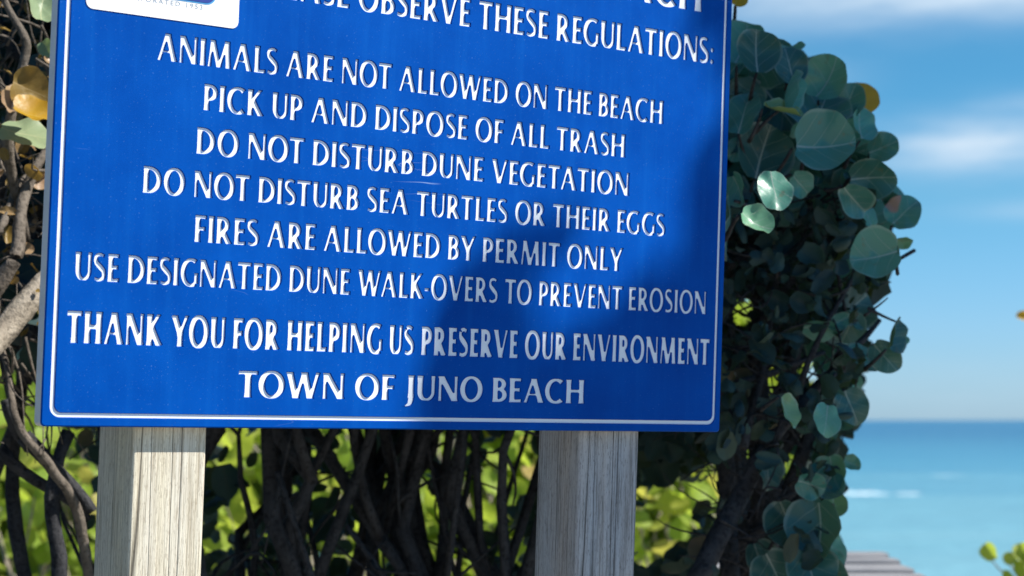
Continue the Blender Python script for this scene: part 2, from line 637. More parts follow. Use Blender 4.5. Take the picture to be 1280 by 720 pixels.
crest(1150, 1215, 594, 0.05, 'thin pale wave crest farthest out on the open sea')

# ------------------------------------------------------------------ the sign
exec_glyph_cache = {}
TH, TN = 0.205, 0.112     # thick and thin stroke widths of the flared sans lettering


def quad_field(P, X, Y):
    """signed distance-like field of a convex polygon (negative inside)"""
    n = len(P)
    area = sum(P[i][0] * P[(i + 1) % n][1] - P[(i + 1) % n][0] * P[i][1] for i in range(n))
    sgn = 1 if area > 0 else -1
    f = None
    for i in range(n):
        x0, y0 = P[i]; x1, y1 = P[(i + 1) % n]
        ex, ey = x1 - x0, y1 - y0
        L = math.hypot(ex, ey)
        if L < 1e-9: continue
        d = sgn * (ey * (X - x0) - ex * (Y - y0)) / L
        f = d if f is None else np.maximum(f, d)
    return f


def strip(path, widths):
    """quads along a path with full width at each point"""
    n = len(path)
    Ls, Rs = [], []
    for i in range(n):
        a = path[max(i - 1, 0)]; b = path[min(i + 1, n - 1)]
        tx, ty = b[0] - a[0], b[1] - a[1]
        L = math.hypot(tx, ty) or 1
        nx, ny = -ty / L, tx / L
        h = widths[i] / 2
        Ls.append((path[i][0] + nx * h, path[i][1] + ny * h)); Rs.append((path[i][0] - nx * h, path[i][1] - ny * h))
    return [[Ls[i], Ls[i + 1], Rs[i + 1], Rs[i]] for i in range(n - 1)]


def st(x0, y0, x1, y1, w, flare=0.20):
    n = 10
    path = [(x0 + (x1 - x0) * i / n, y0 + (y1 - y0) * i / n) for i in range(n + 1)]
    return strip(path, [w * (1 + flare * abs(2 * i / n - 1) ** 4) for i in range(n + 1)])


def bar(x0, x1, y, w=None, f0=0.0, f1=0.35):
    w = w or TN
    n = 8
    path = [(x0 + (x1 - x0) * i / n, y) for i in range(n + 1)]
    return strip(path, [w * (1 + (f1 * (i / n) ** 3) + f0 * (1 - i / n) ** 3) for i in range(n + 1)])


def auto(path, endflare=0.0, thick=None, thin=None):
    thick = thick or TH
    thin = thin or TN
    n = len(path)
    ws = []
    for i in range(n):
        a = path[max(i - 1, 0)]; b = path[min(i + 1, n - 1)]
        tx, ty = b[0] - a[0], b[1] - a[1]
        L = math.hypot(tx, ty) or 1
        w = thin + (thick - thin) * abs(ty / L) ** 1.6
        ws.append(w * (1 + endflare * max(0, abs(2 * i / (n - 1) - 1) - 0.75) * 4))
    return strip(path, ws)


def arc(cx, cy, rx, ry, a0, a1, n=26):
    return [(cx + rx * math.cos(rad(a0 + (a1 - a0) * i / n)), cy + ry * math.sin(rad(a0 + (a1 - a0) * i / n))) for i in range(n + 1)]


def spline(pts, n=9):
    out = []
    P = [pts[0]] + list(pts) + [pts[-1]]
    for i in range(1, len(P) - 2):
        p0, p1, p2, p3 = P[i - 1], P[i], P[i + 1], P[i + 2]
        for k in range(n):
            t = k / n
            out.append(tuple(0.5 * ((2 * p1[c]) + (-p0[c] + p2[c]) * t + (2 * p0[c] - 5 * p1[c] + 4 * p2[c] - p3[c]) * t * t + (-p0[c] + 3 * p1[c] - 3 * p2[c] + p3[c]) * t ** 3) for c in (0, 1)))
    out.append(pts[-1])
    return out


h = TN / 2
SX = TH / 2 + 0.02


def bowl(x0, x1, y0, y1, xs):
    """half loop from (x0,y1) round to (x0,y0), straight until xs"""
    cy = (y0 + y1) / 2
    return [(x0, y1)] + arc(xs, cy, x1 - xs, (y1 - y0) / 2, 90, -90, 22) + [(x0, y0)]


def glyphs():
    G = {}
    G['A'] = (0.80, st(0.05, -0.03, 0.385, 1.03, TN) + st(0.39, 1.03, 0.72, -0.03, TH) + bar(0.18, 0.58, 0.34, 0.095, 0, 0), True)
    G['B'] = (0.62, st(SX, 0, SX, 1, TH) + auto(bowl(SX, 0.47, 0.53, 1 - h, 0.26)) + auto(bowl(SX, 0.51, h, 0.53, 0.27)), True)
    G['C'] = (0.76, auto(arc(0.49, 0.5, 0.37, 0.455, 48, 312, 40), 0.25), False)
    G['D'] = (0.80, st(SX, 0, SX, 1, TH) + auto(bowl(SX, 0.68, h, 1 - h, 0.27)), True)
    G['E'] = (0.58, st(SX, 0, SX, 1, TH) + bar(SX, 0.51, 1 - h) + bar(SX, 0.47, 0.52) + bar(SX, 0.53, h), True)
    G['F'] = (0.56, st(SX, 0, SX, 1, TH) + bar(SX, 0.52, 1 - h) + bar(SX, 0.47, 0.50), True)
    G['G'] = (0.84, auto(arc(0.49, 0.5, 0.38, 0.455, 56, 302, 40), 0.1) + st(0.72, 0.10, 0.72, 0.50, 0.19, 0.15), False)
    G['H'] = (0.82, st(SX, 0, SX, 1, TH) + st(0.82 - SX, 0, 0.82 - SX, 1, TH) + bar(SX, 0.82 - SX, 0.52, TN, 0, 0), True)
    G['I'] = (TH + 0.04, st(SX, 0, SX, 1, TH), True)
    G['J'] = (0.34, st(0.20, 0.12, 0.20, 1, TH) + auto(spline([(0.20, 0.25), (0.195, 0.02), (0.12, -0.14), (-0.03, -0.20)]), 0.2, TH, 0.10), False)
    G['K'] = (0.72, st(SX, 0, SX, 1, TH) + st(0.17, 0.47, 0.60, 1.03, TN) + st(0.24, 0.57, 0.64, -0.03, TH), True)
    G['L'] = (0.55, st(SX, 0, SX, 1, TH) + bar(SX, 0.53, h), True)
    G['M'] = (1.02, st(0.06, -0.03, 0.17, 1.03, TN) + st(0.18, 1.03, 0.50, 0.0, TH * 0.95) + st(0.50, 0.0, 0.83, 1.03, TN) + st(0.83, 1.03, 0.91, -0.03, TH), True)
    G['N'] = (0.82, st(0.10, 0, 0.10, 1.03, TN) + st(0.11, 1.03, 0.71, -0.03, TH) + st(0.72, -0.03, 0.72, 1, TN), True)
    G['O'] = (0.94, auto(arc(0.47, 0.5, 0.35, 0.46, 0, 360, 60)), False)
    G['P'] = (0.60, st(SX, 0, SX, 1, TH) + auto(bowl(SX, 0.50, 0.44, 1 - h, 0.26)), True)
    G['R'] = (0.68, st(SX, 0, SX, 1, TH) + auto(bowl(SX, 0.48, 0.47, 1 - h, 0.26)) + st(0.27, 0.50, 0.60, -0.03, TH), True)
    sp = spline([(0.475, 0.88), (0.30, 0.94), (0.13, 0.87), (0.125, 0.68), (0.30, 0.52), (0.46, 0.36), (0.45, 0.14), (0.26, 0.06), (0.06, 0.11)])
    n = len(sp)
    wz = [TN * 0.98 + (TH - TN) * 0.95 * math.exp(-((i / (n - 1) - 0.5) / 0.24) ** 2) for i in range(n)]
    G['S'] = (0.60, strip(sp, wz), False)
    G['T'] = (0.70, bar(0.01, 0.69, 1 - h, TN, 0.35, 0.35) + st(0.35, 0, 0.35, 1, TH), True)
    up = [(SX, 1), (SX, 0.7), (SX, 0.36)] + arc(0.39, 0.36, 0.39 - SX, 0.305, 180, 360, 24) + [(0.78 - SX, 0.7), (0.78 - SX, 1)]
    n = len(up)
    wz = []
    for i in range(n):
        t = i / (n - 1)
        a = up[max(i - 1, 0)]; b = up[min(i + 1, n - 1)]
        L = math.hypot(b[0] - a[0], b[1] - a[1]); ty = abs(b[1] - a[1]) / L
        side = TH if t < 0.5 else TN * 1.15
        wz.append((TN + (side - TN) * ty ** 1.6) * (1.15 if i in (0, n - 1) else 1))
    G['U'] = (0.80, strip(up, wz), True)
    G['V'] = (0.76, st(0.06, 1.03, 0.375, -0.03, TH) + st(0.385, -0.03, 0.70, 1.03, TN), True)
    G['W'] = (1.14, st(0.06, 1.03, 0.32, -0.03, TH) + st(0.33, -0.03, 0.58, 1.03, TN) + st(0.58, 1.03, 0.82, -0.03, TH) + st(0.83, -0.03, 1.08, 1.03, TN), True)
    G['Y'] = (0.70, st(0.04, 1.03, 0.35, 0.40, TH) + st(0.35, 0.40, 0.66, 1.03, TN) + st(0.35, 0, 0.35, 0.50, TH), True)
    G['-'] = (0.34, bar(0.03, 0.31, 0.38, 0.15, 0, 0), False)
    dot = lambda y: [[(0.14 + 0.10 * math.cos(2 * math.pi * i / 12), y + 0.10 * math.sin(2 * math.pi * i / 12)) for i in range(12)]]
    G[':'] = (0.28, dot(0.10) + dot(0.54), False)
    return G


def contours(quads, clip, width):
    res = 100.0
    x0, x1, y0, y1 = -0.22, width + 0.16, -0.34, 1.14
    nx = int((x1 - x0) * res); ny = int((y1 - y0) * res)
    xs = np.linspace(x0, x1, nx); ys = np.linspace(y0, y1, ny)
    X, Y = np.meshgrid(xs, ys)
    f = np.full(X.shape, 9.0)
    for q in quads:
        f = np.minimum(f, quad_field(q, X, Y))
    if clip:
        f = np.maximum(f, np.maximum(-Y, Y - 1))
    f = np.clip(f, -0.06, 0.06)
    for _ in range(2):                       # router-rounded corners
        g = np.pad(f, 1, mode='edge')
        f = (g[1:-1, 1:-1] * 4 + g[:-2, 1:-1] * 2 + g[2:, 1:-1] * 2 + g[1:-1, :-2] * 2 + g[1:-1, 2:] * 2 + g[:-2, :-2] + g[2:, 2:] + g[:-2, 2:] + g[2:, :-2]) / 16
    f = f + 1e-7
    ins = f < 0
    nxt = {}
    pos = {}

    def ep(a, b):
        k = (a, b) if a < b else (b, a)
        if k not in pos:
            fa, fb = f[a], f[b]
            t = fa / (fa - fb)
            pos[k] = (xs[a[1]] + (xs[b[1]] - xs[a[1]]) * t, ys[a[0]] + (ys[b[0]] - ys[a[0]]) * t)
        return k
    cs = ins[:-1, :-1].astype(int) + ins[:-1, 1:] * 2 + ins[1:, 1:] * 4 + ins[1:, :-1] * 8
    for j, i in zip(*np.nonzero((cs > 0) & (cs < 15))):
        c = int(cs[j, i])
        p = [(j, i), (j, i + 1), (j + 1, i + 1), (j + 1, i)]
        E = [(p[0], p[1]), (p[1], p[2]), (p[2], p[3]), (p[3], p[0])]
        # inside kept on the left
        table = {1: [(0, 3)], 2: [(1, 0)], 3: [(1, 3)], 4: [(2, 1)], 5: [(0, 3), (2, 1)], 6: [(2, 0)], 7: [(2, 3)], 8: [(3, 2)], 9: [(0, 2)], 10: [(1, 0), (3, 2)],
                 11: [(1, 2)], 12: [(3, 1)], 13: [(0, 1)], 14: [(3, 0)]}
        for a, b in table[c]:
            nxt[ep(*E[a])] = ep(*E[b])
    loops = []
    while nxt:
        s, e = next(iter(nxt.items()))
        loop = []
        k = s
        while k in nxt:
            loop.append(pos[k])
            k = nxt.pop(k)
        if len(loop) > 8:
            loops.append(rdp_loop(loop, 0.0022))
    return loops


def rdp(pts, eps):
    if len(pts) < 3: return pts
    a = np.array(pts[0]); b = np.array(pts[-1])
    P = np.array(pts[1:-1])
    d = b - a
    L = math.hypot(*d)
    dist = np.abs((P[:, 0] - a[0]) * d[1] - (P[:, 1] - a[1]) * d[0]) / L if L > 1e-9 else np.hypot(P[:, 0] - a[0], P[:, 1] - a[1])
    i = int(dist.argmax())
    if dist[i] < eps: return [pts[0], pts[-1]]
    return rdp(pts[:i + 2], eps)[:-1] + rdp(pts[i + 1:], eps)


def rdp_loop(loop, eps):
    k = max(range(len(loop)), key=lambda i: (loop[i][0] - loop[0][0]) ** 2 + (loop[i][1] - loop[0][1]) ** 2)
    return rdp(loop[:k + 1], eps)[:-1] + rdp(loop[k:] + [loop[0]], eps)[:-1]


GL = {}
for wgt, (TH, TN) in (('regular', (0.238, 0.145)), ('bold', (0.278, 0.158))):
    h = TN / 2
    SX = TH / 2 + 0.02
    for ch, (wd, q, clip) in glyphs().items():
        GL[wgt, ch] = (wd, contours(q, clip, wd))

ROWS = np.linspace(-0.2, 1.0, 61)


def profile(loops, side):
    out = np.full(len(ROWS), -9.0 if side > 0 else 9.0)
    for lp in loops:
        n = len(lp)
        for i in range(n):
            (x0, y0), (x1, y1) = lp[i], lp[(i + 1) % n]
            lo, hi = min(y0, y1) - 0.05, max(y0, y1) + 0.05
            for r in np.nonzero((ROWS >= lo) & (ROWS <= hi))[0]:
                t = 0.5 if y0 == y1 else min(1, max(0, (ROWS[r] - y0) / (y1 - y0)))
                x = max(x0, x1) if side > 0 and y0 == y1 else (min(x0, x1) if y0 == y1 else x0 + (x1 - x0) * t)
                out[r] = max(out[r], x) if side > 0 else min(out[r], x)
    return out


PROF = {k: (profile(L, -1), profile(L, 1)) for k, (wd, L) in GL.items()}


def set_line(text, u0, u1, v, cap, w):
    """contours (list of loops in sign u,v) fitted between u0 and u1, optically spaced"""
    x = 0.0; items = []; prev = None; space = 0.0
    for c in text:
        if c == ' ':
            space = 0.30; continue
        L, Rr = PROF[w, c]
        if prev is None:
            x = -L.min()
        else:
            pr = PROF[w, prev][1]
            near = (pr - L).max()                     # offset at which the closest rows touch
            box = PROF[w, prev][1].max() - L.min()    # offset at which the boxes touch
            x += max(near + 0.075, box + 0.008) if not space else box + 0.06 + space
        items.append((x, c)); prev = c; space = 0.0
    lo = items[0][0] + PROF[w, items[0][1]][0].min()
    total = items[-1][0] + PROF[w, items[-1][1]][1].max() - lo
    k = (u1 - u0) / total
    words, cur, n_ = [], [], 0
    for c in text + ' ':
        if c == ' ':
            if cur: words.append(cur)
            cur = []
        else:
            gx, c_ = items[n_]; n_ += 1
            if cur: words.append(cur)
            cur = [[(u0 + (gx - lo + px) * k, v + py * cap) for px, py in loop] for loop in GL[w, c_][1]]
    return words


# text, left (px, baseline y), right (px, baseline y), a cap-top pixel
LINES = [
    ('BEACH', (735, -11), (878, 17.0), (845, -34)),
    ('PLEASE OBSERVE THESE REGULATIONS:', (318, -7.5), (892.5, 81.0), (695, 15.5)),
    ('ANIMALS ARE NOT ALLOWED ON THE BEACH', (197, 75.0), (829.5, 155.5), (211, 41.5)),
    ('PICK UP AND DISPOSE OF ALL TRASH', (254.5, 137.5), (782, 197.6), (257, 103.7)),
    ('DO NOT DISTURB DUNE VEGETATION', (245.5, 192.0), (787, 245.6), (248, 158)),
    ('DO NOT DISTURB SEA TURTLES OR THEIR EGGS', (178.5, 241.0), (832, 296.0), (180, 206.5)),
    ('FIRES ARE ALLOWED BY PERMIT ONLY', (243, 303.0), (779, 339.5), (245, 268.3)),
    ('USE DESIGNATED DUNE WALK-OVERS TO PREVENT EROSION', (93.5, 351.0), (883.5, 393.0), (94, 314.5)),
    ('THANK YOU FOR HELPING US PRESERVE OUR ENVIRONMENT', (83, 429.7), (887.5, 456.2), (85, 388.3)),
    ('TOWN OF JUNO BEACH', (297.5, 497.3), (731, 505.0), (300, 463)),
]
line_loops = []
for text, l, r, c in LINES:
    ul, vl = on_sign(*l); ur, vr = on_sign(*r); uc, vc = on_sign(*c)
    # remaining tilt of the line is averaged out: the line is level on the panel
    v = (vl + vr) / 2
    fr = (uc - ul) / (ur - ul)
    cap = vc - (vl + (vr - vl) * fr)
    words = set_line(text, ul, ur, v, cap, 'bold' if text.startswith('THANK') else 'regular')
    line_loops.append((text, [lp for wd in words for lp in wd], words, v, cap))

T = 0.0165                       # board thickness
u_l = sum(on_sign(*p)[0] for p in [(72, 0), (65, 180), (52.5, 531)]) / 3
u_r = sum(on_sign(*p)[0] for p in [(916, 0), (911, 180), (905.5, 360), (899.5, 540)]) / 4
v_b = (on_sign(52.5, 532)[1] + on_sign(899, 541)[1]) / 2
v_t = on_sign(480, -140)[1]
bl = sum(on_sign(*p)[0] for p in [(83, 0), (76, 180), (63, 500)]) / 3
br = sum(on_sign(*p)[0] for p in [(910.5, 0), (899.5, 360), (894, 520)]) / 3
bb = (on_sign(65, 522.5)[1] + on_sign(892, 531.0)[1]) / 2
bw = 0.0056
bt = v_t - (bb - v_b)


def rrect(x0, y0, x1, y1, r, n=7):
    out = []
    for cx, cy, a in ((x1 - r, y0 + r, -90), (x1 - r, y1 - r, 0), (x0 + r, y1 - r, 90), (x0 + r, y0 + r, 180)):
        for i in range(n + 1):
            t = rad(a + 90 * i / n)
            out.append((cx + r * math.cos(t), cy + r * math.sin(t)))
    return out


SIGN_FRAME = Matrix((SU.to_4d(), SV.to_4d(), SN.to_4d(), (0, 0, 0, 1))).transposed()
SIGN_FRAME = Matrix(((SU.x, SV.x, SN.x, SO.x), (SU.y, SV.y, SN.y, SO.y), (SU.z, SV.z, SN.z, SO.z), (0, 0, 0, 1)))


def tess(loops, z, vs, fs):
    b = len(vs)
    flat = [p for lp in loops for p in lp]
    vs += [(p[0], p[1], z) for p in flat]
    tris = tessellate_polygon([[Vector((p[0], p[1], 0)) for p in lp] for lp in loops])
    for t in tris:
        (ax, ay), (bx, by), (cx, cy) = flat[t[0]], flat[t[1]], flat[t[2]]
        if (bx - ax) * (cy - ay) - (by - ay) * (cx - ax) < 0:
            t = (t[0], t[2], t[1])
        fs.append(tuple(i + b for i in t))


def loop_area(l):
    return sum(l[i][0] * l[(i + 1) % len(l)][1] - l[(i + 1) % len(l)][0] * l[i][1] for i in range(len(l))) / 2


def tess_letters(loops, z, vs, fs):
    """each outer outline with its own counters"""
    areas = [loop_area(l) for l in loops]
    big = [i for i in range(len(loops)) if areas[i] > 0]
    for i in big:
        xs = [p[0] for p in loops[i]]; ys = [p[1] for p in loops[i]]
        hs = [loops[j] for j in range(len(loops)) if areas[j] < 0 and min(xs) < loops[j][0][0] < max(xs) and min(ys) < loops[j][0][1] < max(ys)]
        tess([loops[i]] + hs, z, vs, fs)


def walls(loops, z0, z1, vs, fs):
    for lp in loops:
        b = len(vs); n = len(lp)
        vs += [(p[0], p[1], z0) for p in lp] + [(p[0], p[1], z1) for p in lp]
        for i in range(n):
            j = (i + 1) % n
            fs.append((b + i, b + j, b + n + j, b + n + i))


def taper(loops, d, z1, vs, fs):
    """sloping groove walls: each outline runs down to itself set inwards by d"""
    for lp in loops:
        n = len(lp); b = len(vs)
        inner_ = []
        # the groove lies left of letter outlines; ring_i and the border outline are both wound the same way
        s_ = -1.0 if lp is ring_i else 1.0
        for i in range(n):
            a, c = lp[i - 1], lp[(i + 1) % n]
            tx, ty = c[0] - a[0], c[1] - a[1]
            L = math.hypot(tx, ty) or 1
            inner_.append((lp[i][0] - ty / L * d * s_, lp[i][1] + tx / L * d * s_))
        vs += [(p[0], p[1], 0.0) for p in lp] + [(p[0], p[1], z1 + 0.00006) for p in inner_]
        for i in range(n):
            j = (i + 1) % n
            fs.append((b + i, b + n + i, b + n + j, b + j) if s_ < 0 else (b + i, b + j, b + n + j, b + n + i))


base_pt = sw((u_l + u_r) / 2, 0) ; base_pt = Vector((base_pt.x, base_pt.y, 0.0))
sign = empty('beach_sign', base_pt, 'blue beach rules sign with routed white lettering on two wooden posts', 'sign')

ch = 0.0014
outer = rrect(u_l + ch, v_b + ch, u_r - ch, v_t - ch, 0.004)
outer2 = rrect(u_l, v_b, u_r, v_t, 0.005)
ring_o = rrect(bl, bb, br, bt, 0.012)
ring_i = rrect(bl + bw, bb + bw, br - bw, bt - bw, 0.008)
letters = [lp for q in line_loops for lp in q[1]]
vs, fs = [], []
tess([outer, ring_o], 0.0, vs, fs)
# the face inside the border: a frame, then one band per line cut into one cell per word
tu0, tu1, tv0, tv1 = bl + bw + 0.004, br - bw - 0.004, bb + bw + 0.012, bt - bw - 0.008
rect = lambda a, b_, c, d: [(a, b_), (c, b_), (c, d), (a, d)]
tess([ring_i, rect(tu0, tv0, tu1, tv1)], 0.0, vs, fs)
cuts = [tv1]
rj = random.Random(3)
for q0, q1 in zip(line_loops[:-1], line_loops[1:]):
    cuts.append(0.5 * (q0[3] + q1[3] + q1[4]))
cuts.append(tv0)
for li, q in enumerate(line_loops):
    ext = [(min(p[0] for lp in wd for p in lp), max(p[0] for lp in wd for p in lp)) for wd in q[2]]
    us_ = [tu0] + [0.5 * (ext[i][1] + ext[i + 1][0]) for i in range(len(ext) - 1)] + [tu1]
    for wi, wd in enumerate(q[2]):
        lo_, hi_ = cuts[li + 1], cuts[li]
        m_ = 0.003
        for attempt in range(20):
            c0 = max(us_[wi], ext[wi][0] - m_); c1 = min(us_[wi + 1], ext[wi][1] + m_)
            want = (c1 - c0) * (hi_ - lo_) - sum(loop_area(lp) for lp in wd)
            v2, f2 = [], []
            sh = [lp[attempt % len(lp):] + lp[:attempt % len(lp)] for lp in wd]
            jit = [[(p[0] + rj.uniform(-1, 1) * 3e-6 * attempt, p[1] + rj.uniform(-1, 1) * 3e-6 * attempt) for p in lp] for lp in sh]
            tess([rect(c0, lo_, c1, hi_)] + jit, 0.0, v2, f2)
            got = sum(abs((v2[t[1]][0] - v2[t[0]][0]) * (v2[t[2]][1] - v2[t[0]][1]) - (v2[t[1]][1] - v2[t[0]][1]) * (v2[t[2]][0] - v2[t[0]][0])) / 2 for t in f2)
            if abs(got - want) < 2e-6: break
            m_ = 0.0005 + 0.0006 * attempt
        for a_, b_ in ((us_[wi], c0), (c1, us_[wi + 1])):
            if b_ - a_ > 1e-6:
                b = len(vs); vs += [(p[0], p[1], 0.0) for p in rect(a_, lo_, b_, hi_)]; fs.append((b, b + 1, b + 2, b + 3))
        b = len(vs); vs += v2; fs += [tuple(i + b for i in t) for t in f2]
        if abs(got - want) > 2e-6:
            print('CELL MISMATCH', q[0], wi, got, want)
D = -0.0019                      # depth of the routed grooves
taper([ring_o, ring_i], 0.0006, D, vs, fs)
taper(letters, 0.0007, D, vs, fs)
b = len(vs); n = len(outer)
vs += [(p[0], p[1], 0.0) for p in outer] + [(p[0], p[1], -0.0016) for p in outer2]
for i in range(n):
    j = (i + 1) % n
    fs.append((b + i, b + n + i, b + n + j, b + j))
panel = mesh_obj('panel', vs, fs, BLUE, sign, frame=SIGN_FRAME)
# white core behind the blue skin
vs, fs = [], []
inn = rrect(u_l + 0.003, v_b + 0.003, u_r - 0.003, v_t - 0.003, 0.004)
walls([outer2], -T, -0.0016, vs, fs)
tess([outer2], -T, vs, fs)
tess([inn], -0.0060, vs, fs)
mesh_obj('core_board', vs, fs, CORE, sign, frame=SIGN_FRAME)
for text, L, _w, _v, _c in line_loops:
    vs, fs = [], []
    tess_letters(L, D, vs, fs)
    o = mesh_obj('text_line', vs, fs, LETTER, panel, frame=SIGN_FRAME)
    o['label'] = 'routed white capitals reading ' + text.rstrip(':')
vs, fs = [], []
tess([ring_o, ring_i], D, vs, fs)
mesh_obj('border_line', vs, fs, LETTER, panel, frame=SIGN_FRAME)

# logo plate with the lower part of the town emblem
pl = (on_sign(107.3, 2)[0]); pr = on_sign(298.3, 10)[0]
pb = (on_sign(112, 10)[1] + on_sign(290, 36)[1]) / 2
lp = rrect(pl, pb, pr, pb + 0.135, 0.008)
vs, fs = [], []
tess([lp], 0.0009, vs, fs); walls([lp], 0.0, 0.0009, vs, fs)
plate = mesh_obj('logo_plate', vs, fs, PLATE, sign, frame=SIGN_FRAME)
eu = on_sign(270, 0)[0]; ev = on_sign(240, 3.2)[1]
em = rrect(pl + (pr - eu), ev, eu, ev + 0.095, 0.012)
vs, fs = [], []
tess([em], 0.0013, vs, fs); walls([em], 0.0009, 0.0013, vs, fs)
mesh_obj('emblem_rim', vs, fs, SKYBLUE, plate, frame=SIGN_FRAME)
em = rrect(pl + (pr - eu) + 0.0016, ev + 0.0016, eu - 0.0016, ev + 0.0934, 0.011)
vs, fs = [], []
tess([em], 0.0017, vs, fs); walls([em], 0.0013, 0.0017, vs, fs)
mesh_obj('emblem', vs, fs, NAVY, plate, frame=SIGN_FRAME)
# small print
cu = bpy.data.curves.new('small_print', 'FONT')
cu.body = 'INCORPORATED 1953'
cu.size = 0.0072
cu.space_character = 1.42
cu.resolution_u = 3
cu.extrude = 0.0001
tmp = bpy.data.objects.new('tmp', cu); COL.objects.link(tmp)
bpy.context.view_layer.update()
me = bpy.data.meshes.new_from_object(tmp.evaluated_get(bpy.context.evaluated_depsgraph_get()))
bpy.data.objects.remove(tmp)
xs = [v.co.x for v in me.vertices]
x0, x1 = min(xs), max(xs)
ue, ve = on_sign(252.5, 12.3)
us = on_sign(138, 0)[0]
k = (ue - us) / (x1 - x0)
for v in me.vertices:
    v.co = Vector((us + (v.co.x - x0) * k, ve + v.co.y, 0.0010 + v.co.z))
me.materials.clear(); me.materials.append(GREYPRINT)
me.name = 'small_print'
link('small_print', me, plate, SIGN_FRAME)


# posts: slightly rounded, checked square timbers fixed to the back of the panel
def post(u_c, twist, mat, label, wd=0.089):
    vs, fs = [], []
    c = sw(u_c, 0, -T - 0.0015 - wd / 2)
    axis = SV
    X = (SU * math.cos(twist) - SN * math.sin(twist)).normalized()
    Yv = axis.cross(X).normalized()         # points to the back
    r = 0.004
    prof = []
    hw = wd / 2
    for cx, cy, a in ((hw - r, -hw + r, -90), (hw - r, hw - r, 0), (-hw + r, hw - r, 90), (-hw + r, -hw + r, 180)):
        for i in range(4):
            t = rad(a + 30 * i)
            prof.append((cx + r * math.cos(t), cy + r * math.sin(t)))
    zs = np.linspace(-c.z / axis.z - 0.35, v_t - 0.03, 60)
    n = len(prof)
    for z in zs:
        for (x, y) in prof:
            w = 1 + 0.010 * noise.noise(Vector((x * 30 + u_c * 9, y * 30, z * 1.3)))
            vs.append((x * w, y * w, z))
    for j in range(len(zs) - 1):
        for i in range(n):
            k = (i + 1) % n
            fs.append((j * n + i, j * n + k, (j + 1) * n + k, (j + 1) * n + i))
    fs.append(tuple(range(n - 1, -1, -1)))
    fs.append(tuple((len(zs) - 1) * n + i for i in range(n)))
    M = Matrix(((X.x, Yv.x, axis.x, c.x), (X.y, Yv.y, axis.y, c.y), (X.z, Yv.z, axis.z, c.z), (0, 0, 0, 1)))
    o = mesh_obj('post', vs, fs, mat, sign, frame=M)
    o['label'] = label
    return o


ZF = -T - 0.0015
uL0, uL1 = on_sign(166, 570, ZF)[0], on_sign(258, 570, ZF)[0]
uR0, uR1 = on_sign(730, 560, ZF)[0], on_sign(796, 560, ZF)[0]
print('POST', uL1 - uL0, uR1 - uR0, 'panel', u_r - u_l, v_b, 'depthR', sw(u_r, 0))
wl = (uL1 - uL0)
TWR = -2.5                       # the right post is turned a little on its axis
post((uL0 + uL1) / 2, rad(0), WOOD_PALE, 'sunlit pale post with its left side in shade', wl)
post((uR0 + uR1) / 2, rad(TWR), WOOD_SHADED, 'grey post wholly in shade', wl * 1.055)


# ------------------------------------------------------------------ sea grape shrub at the right of the sign
def in_poly(x, y, P):
    c = False
    n = len(P)
    for i in range(n):
        x0, y0 = P[i]; x1, y1 = P[(i + 1) % n]
        if (y0 > y) != (y1 > y) and x < (x1 - x0) * (y - y0) / (y1 - y0) + x0:
            c = not c
    return c


WIN = [(345, 555, 30, 20, 0), (335, 605, 14, 30, 0), (625, 592, 30, 55, 0.4), (600, 640, 20, 40, 0.3), (470, 690, 13, 40, 0.2), (515, 625, 8, 60, 0.15), (480, 600, 8, 10, 0), (562, 565, 9, 30, 0.3),
       (585, 722, 20, 10, 0), (283, 655, 8, 9, 0), (820, 655, 30, 45, 0.2), (852, 640, 14, 30, 0), (300, 560, 8, 16, 0), (10, 640, 45, 60, 0), (95, 610, 14, 40, 0), (60, 560, 12, 20, 0), (20, 470, 22, 34, 0), (95, 690, 16, 30, 0),
       (430, 560, 5, 12, 0), (390, 700, 6, 12, 0), (545, 690, 7, 16, 0.3), (900, 605, 8, 14, 0.3), (930, 612, 12, 9, 0), (905, 662, 6, 12, 0),
       (958, 475, 8, 8, 0), (1036, 445, 8, 14, 0), (1021, 436, 10, 7, 0), (1012, 462, 7, 7, 0), (928, 395, 8, 10, 0), (935, 565, 10, 7, 0), (975, 600, 8, 7, 0), (1008, 625, 7, 7, 0), (948, 668, 8, 8, 0), (985, 545, 7, 8, 0), (965, 640, 7, 10, 0), (925, 700, 17, 14, 0), (1000, 560, 5, 7, 0), (960, 700, 8, 10, 0)]


def window(px, py, m=0.0):
    for (cx, cy, rx, ry, sl_) in WIN:
        if ((px - cx + sl_ * (py - cy)) / (rx + m)) ** 2 + ((py - cy) / (ry + m)) ** 2 < 1: return True
    return False


def facing(px, py):
    return -ray(px, py).normalized()


shrub = empty('sea_grape_shrub', Vector((0.42, 3.45, 0.0)), 'tall dark sea grape shrub with big round leaves right of the blue sign', 'shrub')
Lh = Leaves(T_HI)       # the big round leaves one can make out
Lb = Leaves(T_MID)
Ld = Leaves(T_LO)
Tw = Tubes()
Tn = Tubes()            # thin twigs and stalks


